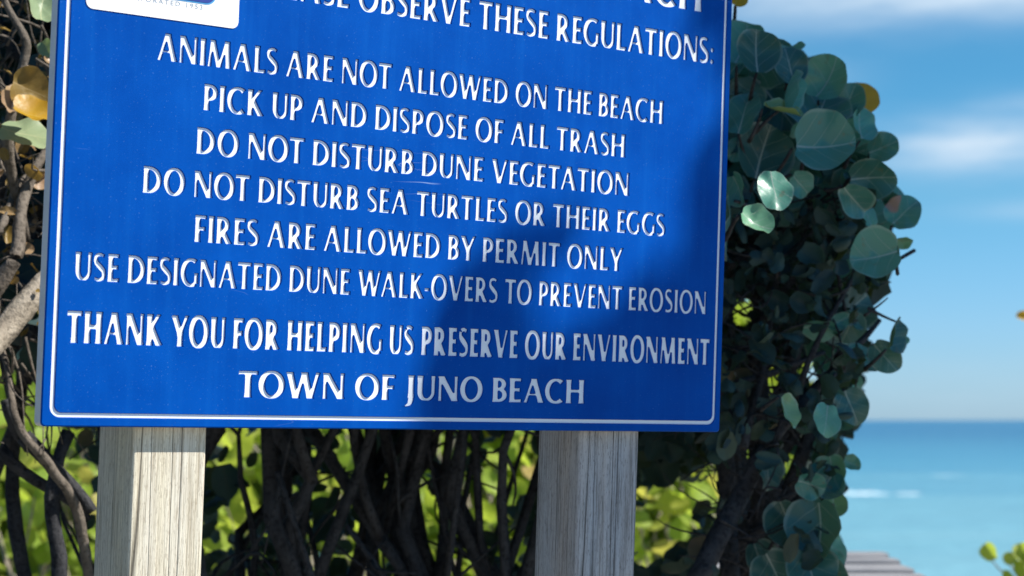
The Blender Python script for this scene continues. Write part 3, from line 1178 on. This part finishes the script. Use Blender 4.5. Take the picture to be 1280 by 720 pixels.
def hero(px, py, rpx, Y=3.05, tilt=(0, 0), mid=(0, 1), tint=0.4, aspect=1.0, L=None, stalk=True, k=None, tn=None):
    """one leaf: centre, radius, tilt in degrees (about vertical, about horizontal), midrib direction in view"""
    p = at(px, py, Y)
    n = facing(px, py)
    R = Matrix.Rotation(rad(tilt[0]), 3, 'Z') @ Matrix.Rotation(rad(tilt[1]), 3, 'X')
    n = R @ n
    n = (n + Vector((0.05, 0, 0.36))).normalized()      # leaf blades lean towards the sky
    m = Vector((mid[0], 0, mid[1]))
    s = rpx * Y / F
    (L or Lh).add(p, s, n, m, tint, aspect, k)
    if stalk:
        mm = (m - n * m.dot(n)).normalized()
        b0 = p - mm * s * 0.86
        (tn or Tn).limb(b0, b0 - mm * s * 0.35 - n * s * 0.8 + Vector((0, 0.03, -0.02)), 0.0022, 0.0035, 0.005, 4, 5)


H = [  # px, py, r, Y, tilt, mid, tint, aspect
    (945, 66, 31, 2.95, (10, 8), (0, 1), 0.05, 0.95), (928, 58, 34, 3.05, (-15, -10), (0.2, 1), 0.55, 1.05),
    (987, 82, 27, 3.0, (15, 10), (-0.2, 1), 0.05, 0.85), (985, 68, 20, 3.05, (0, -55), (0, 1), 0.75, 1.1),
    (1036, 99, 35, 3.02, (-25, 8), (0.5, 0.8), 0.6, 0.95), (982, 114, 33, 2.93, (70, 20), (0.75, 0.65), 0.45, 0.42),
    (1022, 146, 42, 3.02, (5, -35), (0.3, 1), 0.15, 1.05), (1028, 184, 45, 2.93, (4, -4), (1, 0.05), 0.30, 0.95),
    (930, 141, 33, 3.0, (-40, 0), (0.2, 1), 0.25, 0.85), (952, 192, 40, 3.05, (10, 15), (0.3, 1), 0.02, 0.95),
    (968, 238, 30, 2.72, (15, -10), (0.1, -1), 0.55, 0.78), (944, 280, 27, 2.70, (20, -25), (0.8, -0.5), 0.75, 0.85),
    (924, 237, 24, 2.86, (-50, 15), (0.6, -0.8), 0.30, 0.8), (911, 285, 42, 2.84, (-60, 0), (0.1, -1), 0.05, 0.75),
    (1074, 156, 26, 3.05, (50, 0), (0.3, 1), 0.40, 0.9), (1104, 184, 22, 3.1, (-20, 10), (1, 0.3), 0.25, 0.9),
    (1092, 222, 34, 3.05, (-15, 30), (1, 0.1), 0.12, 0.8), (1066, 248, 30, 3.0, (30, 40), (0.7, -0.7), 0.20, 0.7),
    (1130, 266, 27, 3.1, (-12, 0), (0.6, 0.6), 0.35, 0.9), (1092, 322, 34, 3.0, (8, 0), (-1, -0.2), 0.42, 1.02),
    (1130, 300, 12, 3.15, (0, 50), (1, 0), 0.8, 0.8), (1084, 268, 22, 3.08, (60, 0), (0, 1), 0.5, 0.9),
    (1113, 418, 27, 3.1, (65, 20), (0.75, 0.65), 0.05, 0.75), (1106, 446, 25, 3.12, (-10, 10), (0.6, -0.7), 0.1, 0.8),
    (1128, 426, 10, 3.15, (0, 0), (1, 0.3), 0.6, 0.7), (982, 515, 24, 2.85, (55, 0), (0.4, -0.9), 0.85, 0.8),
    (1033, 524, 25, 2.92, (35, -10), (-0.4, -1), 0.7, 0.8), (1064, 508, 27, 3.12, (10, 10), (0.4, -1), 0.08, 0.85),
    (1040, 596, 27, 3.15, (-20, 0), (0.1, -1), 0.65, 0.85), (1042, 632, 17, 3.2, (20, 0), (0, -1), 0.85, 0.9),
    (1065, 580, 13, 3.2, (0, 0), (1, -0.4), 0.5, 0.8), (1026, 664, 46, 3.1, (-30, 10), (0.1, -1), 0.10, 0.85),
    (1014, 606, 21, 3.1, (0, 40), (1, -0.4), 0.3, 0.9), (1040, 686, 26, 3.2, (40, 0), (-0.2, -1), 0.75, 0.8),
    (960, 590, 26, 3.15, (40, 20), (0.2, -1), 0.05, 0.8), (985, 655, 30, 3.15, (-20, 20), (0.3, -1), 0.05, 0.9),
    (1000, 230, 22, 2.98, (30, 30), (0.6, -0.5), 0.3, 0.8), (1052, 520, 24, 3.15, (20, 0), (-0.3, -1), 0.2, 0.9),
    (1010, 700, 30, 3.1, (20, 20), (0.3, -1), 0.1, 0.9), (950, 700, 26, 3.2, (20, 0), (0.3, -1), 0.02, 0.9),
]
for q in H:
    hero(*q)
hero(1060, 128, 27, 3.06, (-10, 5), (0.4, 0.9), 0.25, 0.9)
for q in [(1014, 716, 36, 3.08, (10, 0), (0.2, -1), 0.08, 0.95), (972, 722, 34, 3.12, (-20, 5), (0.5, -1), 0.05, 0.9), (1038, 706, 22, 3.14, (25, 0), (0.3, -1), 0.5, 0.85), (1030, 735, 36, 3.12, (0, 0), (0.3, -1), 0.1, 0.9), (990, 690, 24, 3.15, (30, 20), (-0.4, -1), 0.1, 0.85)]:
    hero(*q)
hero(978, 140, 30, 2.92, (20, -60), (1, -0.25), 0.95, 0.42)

OUT = [(880, 40), (915, 38), (950, 36), (985, 58), (1010, 72), (1045, 92), (1072, 135), (1090, 165), (1108, 190), (1105, 215), (1128, 262), (1118, 290), (1105, 345),
       (1085, 380), (1075, 430), (1098, 448), (1078, 480), (1065, 530), (1045, 560), (1045, 600), (1042, 650), (1036, 720), (800, 760), (780, 500), (800, 250), (850, 60)]
INS = [(x + (960 - x) * 0.08, y + (420 - y) * 0.06) for x, y in OUT]
for i in range(240):         # leafy canopy, upper part
    while True:
        px, py = rnd.uniform(780, 1130), rnd.uniform(40, 300)
        if in_poly(px, py, INS) and py < 255 + 30 * rnd.random() and (py < 250 or px < 930 or px > 1050): break
    Y = rnd.uniform(3.1, 3.6)
    n = (facing(px, py) + rvec() * 0.9 + Vector((0.1, 0, 0.25))).normalized()
    m = Vector((rnd.uniform(-1, 1), 0, rnd.uniform(-1, 0.6)))
    Lb.add(at(px, py, Y), rnd.uniform(0.022, 0.058), n, m, min(1, abs(rnd.gauss(0.25, 0.22))), rnd.uniform(0.6, 1.05), curl=rnd.uniform(0.7, 1.8))
for i in range(90):         # leaves along the right edge
    while True:
        px, py = rnd.uniform(1000, 1130), rnd.uniform(150, 715)
        if in_poly(px, py, INS) and not in_poly(px + 50, py, INS): break
    Y = rnd.uniform(3.12, 3.6)
    n = (facing(px, py) + rvec() * 0.9).normalized()
    Lb.add(at(px, py, Y), rnd.uniform(0.016, 0.042), n, Vector((rnd.uniform(-0.3, 1), 0, rnd.uniform(-1, 0.4))), min(1, abs(rnd.gauss(0.05, 0.22))), rnd.uniform(0.55, 1.0), curl=rnd.uniform(0.7, 2.0))
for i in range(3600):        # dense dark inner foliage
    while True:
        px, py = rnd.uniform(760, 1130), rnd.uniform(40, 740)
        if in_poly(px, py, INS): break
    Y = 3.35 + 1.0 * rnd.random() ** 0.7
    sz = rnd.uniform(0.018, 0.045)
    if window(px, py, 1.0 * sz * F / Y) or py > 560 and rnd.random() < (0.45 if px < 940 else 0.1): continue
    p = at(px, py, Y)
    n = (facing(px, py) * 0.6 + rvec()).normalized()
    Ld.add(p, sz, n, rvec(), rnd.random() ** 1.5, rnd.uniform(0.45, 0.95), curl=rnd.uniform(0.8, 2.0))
for i in range(520):         # small dark leaves and dead bits hanging among the front twigs
    while True:
        px, py = rnd.uniform(890, 1090), rnd.uniform(235, 730)
        if in_poly(px, py, INS) and not window(px, py, 16): break
    Ld.add(at(px, py, rnd.uniform(3.02, 3.3)), rnd.uniform(0.008, 0.026), (facing(px, py) * 0.2 + rvec()).normalized(), rvec(), rnd.random() ** 1.5, rnd.uniform(0.3, 0.85), curl=rnd.uniform(0.8, 2.0))
# limbs
trunk0 = Vector((0.50, 3.55, 0.0))
for (px, py, Y, r0, r1) in [(985, 120, 3.3, 0.030, 0.006), (1060, 200, 3.3, 0.026, 0.005), (1100, 290, 3.3, 0.022, 0.004), (930, 90, 3.4, 0.03, 0.006), (900, 200, 3.5, 0.03, 0.008),
                           (1080, 420, 3.3, 0.018, 0.004), (1040, 560, 3.3, 0.014, 0.004), (860, 150, 3.5, 0.03, 0.01), (1000, 330, 3.2, 0.02, 0.006)]:
    e = at(px, py, Y)
    s = trunk0 + Vector((rnd.uniform(-0.12, 0.12), rnd.uniform(-0.2, 0.2), 0))
    mid_ = at(rnd.uniform(905, 975), rnd.uniform(640, 740), Y + 0.1)
    Tw.limb(s, mid_, r0, r0 * 0.85, 0.05, 8, 8)
    Tw.limb(mid_, e, r0 * 0.85, r1, 0.06, 10, 8)
# the branch leaning right that shows in the gloom, and other inner branches
Tw.limb(at(866, 735, 3.12), at(955, 560, 3.18), 0.020, 0.014, 0.02, 8, 9)
Tw.limb(at(955, 560, 3.18), at(1100, 400, 3.3), 0.014, 0.004, 0.03, 8, 7)
Tw.limb(at(905, 335, 3.2), at(1070, 255, 3.3), 0.009, 0.005, 0.02, 8, 7)
Tw.limb(at(930, 560, 3.1), at(965, 370, 3.2), 0.008, 0.004, 0.03, 8, 6)
Tw.limb(at(1000, 480, 3.1), at(1075, 330, 3.15), 0.006, 0.003, 0.03, 8, 6)
Tw.limb(at(920, 480, 3.15), at(1030, 440, 3.2), 0.007, 0.004, 0.03, 8, 6)
for i in range(420):
    while True:
        px, py = rnd.uniform(900, 1100), rnd.uniform(220, 715)
        if in_poly(px, py, INS): break
    a = at(px, py, rnd.uniform(3.1, 3.5))
    d = rvec(); d.y *= 0.4
    if px > 1000: d.x = -abs(d.x)
    if py > 500 and px > 985: continue
    Tn.limb(a, a + d * rnd.uniform(0.05, 0.18), rnd.uniform(0.0012, 0.0032), 0.0008, 0.05, 7, 5)
Tn.limb(at(1085, 345, 3.05), at(1143, 313, 3.1), 0.003, 0.0035, 0.006, 5, 6)
Tn.limb(at(1085, 385, 3.1), at(1120, 402, 3.1), 0.003, 0.0015, 0.006, 5, 6)
Tn.limb(at(1080, 395, 3.1), at(1110, 372, 3.1), 0.0025, 0.001, 0.006, 5, 6)
Tn.limb(at(1079, 128, 3.17), at(1035, 175, 3.3), 0.0025, 0.004, 0.01, 6, 5)
Tn.limb(at(919, 8, 3.01), at(905, 90, 3.3), 0.0025, 0.004, 0.01, 6, 5)
Tw.build('branches', BARK, shrub)
Tn.build('twigs', BARK, shrub)
Lh.build('big_leaves', LEAF, shrub)
Lb.build('foliage', LEAF, shrub)
Ld.build('inner_foliage', LEAF_SHADED, shrub)
for (px, py, r, Y, lab) in [(1079, 122, 23, 3.16, 'yellow-orange leaf against the sky at the shoulder of the shrub'), (921, -2, 14, 3.0, 'bright orange leaf peeping out at the top beside the sign')]:
    Ly = Leaves(T_HI)
    hero(px, py, r, Y, (15, 5), (0.3, 1), 0.1, 0.95, L=Ly, stalk=False)
    o = Ly.build('leaf', LEAF_YEL, shrub)
    o['label'] = lab


# ------------------------------------------------------------------ thicket behind the sign, sunlit brush further back
def thicket(name, cx, cy, w, dpt, hgt, nst, nleaf, label, mat_leaf, bark, zlo, lsz, tmean, group=None, rs=(0.008, 0.026), leafmode='top', extra=None):
    o = empty(name, Vector((cx, cy, 0)), label, 'shrub', group)
    B = Tubes(); L = Leaves(T_LO)
    tips = []
    for i in range(nst):
        b = Vector((cx + rnd.uniform(-w, w) * 0.8, cy + rnd.uniform(-dpt, dpt) * 0.8, -0.05))
        e = Vector((min(cx + w, max(cx - w, b.x + rnd.uniform(-0.4, 0.4))), cy + rnd.uniform(-dpt, dpt), hgt * rnd.uniform(0.7, 1.0)))
        r = rnd.uniform(*rs)
        pts = B.limb(b, e, r, r * 0.45, 0.22, 14, 7)
        tips.append(e)
        for k in range(3):
            q = pts[rnd.randrange(4, 13)]
            e2 = q + Vector((rnd.uniform(-0.25, 0.25), rnd.uniform(-0.25, 0.25), rnd.uniform(0.2, 0.7)))
            e2.z = min(e2.z, hgt)
            p2 = B.limb(q, e2, r * 0.5, r * 0.2, 0.08, 7, 6)
            tips.append(e2)
            for kk in range(2):
                q3 = p2[rnd.randrange(2, 7)]
                e3 = q3 + rvec() * rnd.uniform(0.08, 0.3)
                B.limb(q3, e3, 0.004, 0.0015, 0.04, 5, 5)
    for i in range(nleaf):
        if leafmode == 'top':
            z = zlo + (hgt * 1.05 - zlo) * rnd.random() ** 0.8
            p = Vector((cx + rnd.uniform(-1, 1) * w * 1.1, cy + rnd.uniform(-1, 1) * dpt * 1.15, z))
        else:
            t = tips[rnd.randrange(len(tips))]
            p = t + rvec() * rnd.uniform(0, 0.3)
            if p.z < zlo: continue
        n = (rvec() * 0.8 + Vector((0.45, -0.45, 0.45))).normalized()
        L.add(p, rnd.uniform(*lsz), n, rvec(), min(1, max(0, rnd.gauss(tmean, 0.22))), rnd.uniform(0.75, 1.0))
    if extra: extra(B, L)
    B.build('branches', bark, o)
    L.build('foliage', mat_leaf, o)
    return o


def fill_dark(L, x0, x1, y0, y1, Y0, Y1, n, szs):
    k = 0
    while k < n:
        px, py = rnd.uniform(x0, x1), rnd.uniform(y0, y1)
        Y = rnd.uniform(Y0, Y1)
        sz = rnd.uniform(*szs)
        if window(px, py, 0.6 * sz * F / Y): continue
        k += 1
        L.add(at(px, py, Y), sz, (facing(px, py) * 0.5 + rvec()).normalized(), rvec(), rnd.random() ** 1.5, rnd.uniform(0.5, 0.95))


thicket('sea_grape_shrub', -0.30, 3.40, 0.42, 0.40, 2.5, 30, 2200, 'dark tangle of bare sea grape stems behind and below the blue sign', LEAF_SHADED, BARK, 1.62, (0.03, 0.055), 0.4,
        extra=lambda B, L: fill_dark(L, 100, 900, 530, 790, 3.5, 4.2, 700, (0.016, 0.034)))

thicket('sea_grape_shrub', -1.75, 1.7, 0.5, 1.1, 2.5, 22, 2600, 'leafy sea grape hedge added out of view at left to shade the left post', LEAF_SHADED, BARK, 0.2, (0.03, 0.055), 0.4)  # unseen hedge, added to keep skylight off the left post's side
# brush in full sun behind
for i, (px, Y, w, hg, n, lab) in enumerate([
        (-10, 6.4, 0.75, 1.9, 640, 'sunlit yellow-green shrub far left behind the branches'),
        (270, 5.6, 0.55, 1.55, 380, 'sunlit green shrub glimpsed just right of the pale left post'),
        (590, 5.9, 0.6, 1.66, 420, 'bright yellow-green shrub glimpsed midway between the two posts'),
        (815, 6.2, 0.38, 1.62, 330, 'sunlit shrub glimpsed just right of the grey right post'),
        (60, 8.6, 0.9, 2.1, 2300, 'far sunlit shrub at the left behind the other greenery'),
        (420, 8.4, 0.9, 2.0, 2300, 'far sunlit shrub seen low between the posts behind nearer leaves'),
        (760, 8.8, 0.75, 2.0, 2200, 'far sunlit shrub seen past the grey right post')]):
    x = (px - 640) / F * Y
    thicket('sea_grape_shrub', x, Y, w, 0.45, hg, 8, n, lab, LEAF_SUN, BARK_SUNLIT, 0.3, (0.035, 0.06) if Y < 8 else (0.06, 0.09), 0.5, 'sunlit shrubs in the clearing', (0.006, 0.015))

# ------------------------------------------------------------------ sunlit shrub at the left edge
ls = empty('sea_grape_shrub', Vector((-0.95, 2.9, 0)), 'sea grape branches with sunlit bark and dying yellow leaves left of the sign', 'shrub')
B = Tubes(); Bd = Tubes(); Tl = Tubes(); Bm = Tubes()
def chain(T_, pts, r0, r1, sub=6, sides=9):
    P = [at(*p) for p in pts]
    sp_ = []
    n_ = len(P)
    for i in range(n_ - 1):
        p0, p1, p2, p3 = P[max(i - 1, 0)], P[i], P[i + 1], P[min(i + 2, n_ - 1)]
        for k in range(sub):
            t = k / sub
            q = (2 * p1 + (p2 - p0) * t + (2 * p0 - 5 * p1 + 4 * p2 - p3) * t * t + (3 * p1 - p0 - 3 * p2 + p3) * t ** 3) * 0.5
            sp_.append(q + noise.noise_vector(q * 14) * 0.006)
    sp_.append(P[-1])
    m_ = len(sp_) - 1
    T_.tube(sp_, [(r0 + (r1 - r0) * i / m_) * (1 + 0.18 * noise.noise(sp_[i] * 22)) for i in range(m_ + 1)], sides)


chain(B, [(-120, 560, 2.75), (-40, 465, 2.75), (20, 395, 2.8), (72, 335, 2.86), (130, 270, 2.95), (200, 180, 3.0)], 0.022, 0.014)
chain(Bm, [(-60, 420, 2.8), (0, 352, 2.8), (24, 312, 2.8), (30, 240, 2.85), (70, 170, 2.9)], 0.016, 0.005)
chain(Bm, [(30, 300, 2.9), (12, 180, 2.82), (24, 100, 2.8), (32, 50, 2.8), (4, 5, 2.8), (-20, -60, 2.8)], 0.008, 0.004, 6, 7)
chain(Bm, [(-14, 380, 3.0), (6, 450, 2.95), (16, 500, 2.92), (30, 545, 2.9), (62, 582, 2.92), (90, 626, 2.96), (106, 690, 3.0), (128, 860, 3.1)], 0.004, 0.0095)
chain(Bm, [(-40, 330, 2.85), (0, 290, 2.8), (22, 232, 2.9), (60, 215, 2.95)], 0.008, 0.003, 6, 7)
for (x0, y0, x1, y1, Y, r) in [(70, 760, 85, 540, 2.95, 0.014), (0, 560, 110, 650, 3.0, 0.010), (30, 545, 115, 640, 2.95, 0.013), (10, 500, 35, 560, 2.95, 0.012), 
                              (0, 250, 60, 90, 3.05, 0.007), (20, 200, 60, 150, 3.0, 0.005), (40, 760, 20, 400, 3.3, 0.014), 
                              (30, 480, 60, 250, 3.1, 0.012), (5, 420, 55, 200, 3.15, 0.01), (-30, 300, 60, 20, 3.2, 0.012)]:
    Bd.limb(at(x0, y0, Y), at(x1, y1, Y + 0.05), r, r * 0.7, 0.05, 8, 7)
for i in range(5):
    b0 = Vector((-0.95 + rnd.uniform(-0.35, 0.3), 3.1 + rnd.uniform(-0.2, 0.3), -0.05))
    e = Vector((-0.9 + rnd.uniform(-0.5, 0.35), 3.2 + rnd.uniform(-0.2, 0.4), rnd.uniform(1.9, 2.5)))
    Bd.limb(b0, e, 0.018, 0.006, 0.2, 12, 7)
for i in range(230):
    px, py = rnd.uniform(-60, 75), rnd.uniform(-30, 520)
    a = at(px, py, rnd.uniform(2.85, 3.2)); d = rvec()
    Tl.limb(a, a + d * rnd.uniform(0.05, 0.2), 0.0022, 0.0008, 0.04, 6, 5)
Ll = Leaves(T_LO)
Lw = Leaves(T_MID)
for i in range(150):
    px, py = rnd.uniform(-80, 75), rnd.uniform(-40, 420)
    Lw.add(at(px, py, rnd.uniform(2.78, 3.1)), rnd.uniform(0.005, 0.018), (rvec() + Vector((0.4, -0.4, 0.3))).normalized(), rvec(), rnd.random(), rnd.uniform(0.4, 0.9))
for i in range(1500):
    px, py = rnd.uniform(-330, 130), rnd.uniform(-260, 440)
    Y = 3.15 + 0.9 * rnd.random()
    Ll.add(at(px, py, Y), rnd.uniform(0.02, 0.05), (rvec() + Vector((0.2, -0.3, 0.3))).normalized(), rvec(), rnd.random() ** 1.0, rnd.uniform(0.7, 1))
Bd.build('branches', BARK, ls)
B.build('sunlit_branch', BARK_SUNLIT, ls)
Bm.build('thin_branches', BARK_MID, ls)
Tl.build('twigs', BARK_MID, ls)
Ll.build('inner_foliage', LEAF_SHADED, ls)
o = Lw.build('dead_leaves', LEAF_BROWN, ls); o['label'] = 'small dry brown leaves'
for (px, py, r, Y, tilt, mid, asp, mat, tn_, lab) in [
        (52, 8, 31, 2.75, (20, -10), (0.3, 1), 0.8, LEAF_PALE, 0.6, 'pale green sunlit leaf'),
        (36, 112, 30, 2.75, (10, 15), (0.9, -0.3), 0.95, LEAF_BROWN, 0.3, 'brown dying leaf'),
        (40, 144, 30, 2.73, (10, -50), (1, 0.15), 1.0, LEAF_YEL, 0.1, 'orange yellow leaf'),
        (32, 168, 36, 2.76, (0, -50), (1, 0.1), 0.95, LEAF_PALE, 0.8, 'pale yellow-green leaf'),
        (58, 60, 14, 2.8, (-40, 0), (0.6, -1), 0.8, LEAF_PALE, 0.2, 'small pale leaf'),
        (8, 128, 16, 2.8, (30, 0), (-0.4, 1), 0.8, LEAF_BROWN, 1.0, 'withered tan leaf'),
        (62, 72, 12, 2.82, (20, 20), (1, -0.3), 0.7, LEAF_BROWN, 0.9, 'withered tan leaf'),
        (50, 225, 14, 2.9, (20, 30), (1, 0.3), 0.7, LEAF_BROWN, 1.0, 'withered tan leaf')]:
    L1 = Leaves(T_HI)
    hero(px, py, r, Y, tilt, mid, tn_, asp, L=L1, stalk=False)
    o = L1.build('leaf', mat, ls)
    o['label'] = lab

# ------------------------------------------------------------------ corner of a plank deck, bottom right
DZ = 1.6 - 0.35
deck = empty('plank_deck', Vector((0.70, 5.0, 0)), 'corner of a weathered grey plank platform by the sea behind the shrub', 'deck')


def timber(name, x0, x1, y0, y1, z0, z1, axis):
    """rough sawn timber with worn edges; grain along the given axis"""
    c = Vector(((x0 + x1) / 2, (y0 + y1) / 2, (z0 + z1) / 2))
    size = [x1 - x0, y1 - y0, z1 - z0]
    ax = [(1, 2, 0), (2, 0, 1), (0, 1, 2)][axis]        # local x, y, z(=grain)
    hx, hy, hz = size[ax[0]] / 2, size[ax[1]] / 2, size[ax[2]] / 2
    r = min(0.005, hx * 0.3, hy * 0.3)
    prof = []
    for cx, cy, a in ((hx - r, -hy + r, -90), (hx - r, hy - r, 0), (-hx + r, hy - r, 90), (-hx + r, -hy + r, 180)):
        for i in range(3):
            t = rad(a + 45 * i)
            prof.append((cx + r * math.cos(t), cy + r * math.sin(t)))
    n = len(prof); m_ = 24
    vs, fs = [], []
    for j in range(m_ + 1):
        z = -hz + 2 * hz * j / m_
        for i, (x, y) in enumerate(prof):
            q = Vector((x * 9 + c.x * 7, y * 9 + c.y * 7, z * 3 + c.z))
            end = 0.006 * noise.noise(q * 5) if j in (0, m_) else 0
            vs.append((x + 0.003 * noise.noise(q), y + 0.003 * noise.noise(q + Vector((9, 0, 0))), z + end))
    for j in range(m_):
        for i in range(n):
            k = (i + 1) % n
            fs.append((j * n + i, j * n + k, (j + 1) * n + k, (j + 1) * n + i))
    fs.append(tuple(range(n - 1, -1, -1))); fs.append(tuple(m_ * n + i for i in range(n)))
    M = Matrix.Identity(4)
    for col in range(3):
        v = Vector((0, 0, 0)); v[ax[col]] = 1
        for row in range(3):
            M[row][col] = v[row]
        M[col][3] = c[col]
    return mesh_obj(name, vs, fs, WOOD_RAIL, deck, frame=M)


for i in range(11):
    y0 = 4.36 + i * 0.100
    dzp = 0.006 * math.sin(i * 2.4)
    xe = 0.915 + 0.007 * i + 0.008 * math.sin(i * 3.7)
    timber('plank', 0.42, xe, y0, y0 + 0.093, DZ - 0.038 + dzp, DZ + dzp, 0)
timber('beam', 0.82, 0.86, 4.40, 5.46, DZ - 0.20, DZ - 0.045, 1)
timber('beam', 0.50, 0.54, 4.40, 5.46, DZ - 0.20, DZ - 0.045, 1)
for x0 in (0.70, 0.40):
    for y0 in (4.5, 5.25):
        timber('post', x0 + 0.025, x0 + 0.115, y0, y0 + 0.09, -0.1, DZ - 0.05, 2)

# ------------------------------------------------------------------ young plant whose tips reach into the right of the picture
yp = empty('young_shrub', Vector((1.72, 5.6, 0)), 'blurred lime green leaf tips at the right edge above the sea', 'shrub')
Lz = Leaves(T_HI); Bz = Tubes()
for (px, py, r) in [(1238, 690, 13), (1262, 698, 10), (1280, 692, 15), (1276, 712, 14), (1292, 705, 20), (1258, 722, 10), (1310, 690, 22), (1300, 730, 20), (1330, 715, 24)]:
    hero(px, py, r, 5.4, (rnd.uniform(-30, 40), rnd.uniform(-30, 20)), (rnd.uniform(-1, 0.2), 1), rnd.uniform(0.3, 0.8), 0.85, L=Lz, stalk=False)
    Bz.limb(at(1330, 800, 5.5), at(px, py + r * 0.7, 5.42), 0.004, 0.002, 0.02, 6, 5)
Bz.limb(Vector((1.72, 5.6, -0.05)), at(1330, 800, 5.5), 0.012, 0.006, 0.05, 8, 7)
Bz.limb(at(1330, 800, 5.5), at(1330, 400, 5.4), 0.007, 0.003, 0.03, 8, 6)
Bz.limb(at(1330, 400, 5.4), at(1284, 394, 5.4), 0.003, 0.0015, 0.005, 5, 5)
for (px, py, r) in [(1330, 380, 26), (1345, 430, 28), (1320, 470, 18), (1340, 520, 26)]:
    hero(px, py, r, 5.4, (rnd.uniform(-30, 40), rnd.uniform(-30, 20)), (rnd.uniform(-1, 0.2), 1), rnd.uniform(0.3, 0.8), 0.85, L=Lz, stalk=False)
Bz.build('stems', BARK_SUNLIT, yp)
Lz.build('foliage', LEAF_SUN, yp)
Ly = Leaves(T_HI)
hero(1278, 395, 8, 5.4, (20, 10), (-1, 0.2), 0.2, 0.8, L=Ly, stalk=False)
o = Ly.build('leaf', LEAF_YEL, yp); o['label'] = 'small yellow leaf against the sky at the right edge'

# ------------------------------------------------------------------ tree to the right (out of the picture) whose crown shades the right half of the sign
tree = empty('shade_tree', Vector((5.6, 2.3, 0)), 'broad sea grape tree off to the right that throws its shade on the sign', 'tree')
Lt = Leaves(T_LO); Bt = Tubes()
GAPS = [(at(966, 242, 2.72), 0.085), (at(942, 282, 2.70), 0.085), (at(982, 510, 2.85), 0.06), (at(1033, 520, 2.92), 0.06)]


def shade_leaf(p, dist, size):
    q = p + SUN * dist
    n = (SUN + rvec() * 0.45).normalized()
    Lt.add(q, size, n, rvec(), rnd.random() * 0.7, rnd.uniform(0.8, 1))
    return q


def gap(p):
    for g, r in GAPS:
        d = p - g
        d = d - SUN * d.dot(SUN)
        if d.length < r: return True
    return False


def lit_zone(p):
    """keep the lit part of the sign free of this crown"""
    t = (SO - p).dot(SN) / SUN.dot(SN)
    q = p + SUN * t - SO
    return q.dot(SU), q.dot(SV)


PXM = 2.25 / F
qs = []
SPOTS = [(900, 0, 40), (935, 40, 45), (960, 100, 50), (925, 180, 50), (900, 235, 44), (940, 260, 60), (905, 300, 46), (890, 345, 44), (935, 350, 55), (880, 400, 50), (890, 200, 36), (888, 290, 38), (930, 430, 60), (840, 400, 40),
         (705, 290, 22), (668, 306, 27), (630, 330, 30), (594, 360, 32), (572, 400, 34), (565, 440, 36), (555, 490, 38), (553, 540, 38),
         (600, 480, 46), (640, 500, 46), (700, 490, 50), (790, 450, 46), (850, 460, 50), (640, 540, 50), (740, 540, 55), (840, 540, 55), (800, 395, 36), (760, 440, 40), (720, 440, 30),
         (610, 425, 34), (640, 445, 26), (690, 520, 50), (800, 500, 50), (880, 520, 50),
         (690, 600, 60), (760, 610, 60), (830, 600, 60), (690, 680, 60), (760, 690, 60), (830, 690, 60), (620, 600, 50), (690, 760, 60), (770, 770, 60), (900, 560, 60), (900, 650, 60), (920, 480, 60)]
for (px, py, r) in SPOTS:
    u, v = on_sign(px, py)
    if px > 905 and gap(sw(u, v)): continue
    for kk in range(3):
        qs.append(shade_leaf(sw(u, v) + (rvec() * 0.006), rnd.uniform(4.3, 4.9), r * PXM * 1.08))
for i in range(1500):
    px, py = rnd.uniform(800, 1180), rnd.uniform(-10, 760)
    p = at(px, py, rnd.uniform(2.75, 4.3))
    if gap(p): continue
    u, v = lit_zone(p)
    # silhouette limit on the sign plane
    if u < u_r - 0.02 and v > 0.0: continue
    if u < u_r - 0.36: continue
    qs.append(shade_leaf(p, rnd.uniform(4.6, 6.2), rnd.uniform(0.055, 0.085)))
cen = sum(qs, Vector()) / len(qs)
tr0 = Vector((5.6, 2.3, -0.1))
fork = Vector((5.3, 2.3, 2.4))
Bt.limb(tr0, fork, 0.13, 0.09, 0.12, 12, 12)
for i in range(16):
    q = qs[rnd.randrange(len(qs))]
    Bt.limb(fork, q, 0.05, 0.012, 0.2, 12, 8)
Bt.build('trunk', BARK, tree)
Lt.build('crown', LEAF, tree)
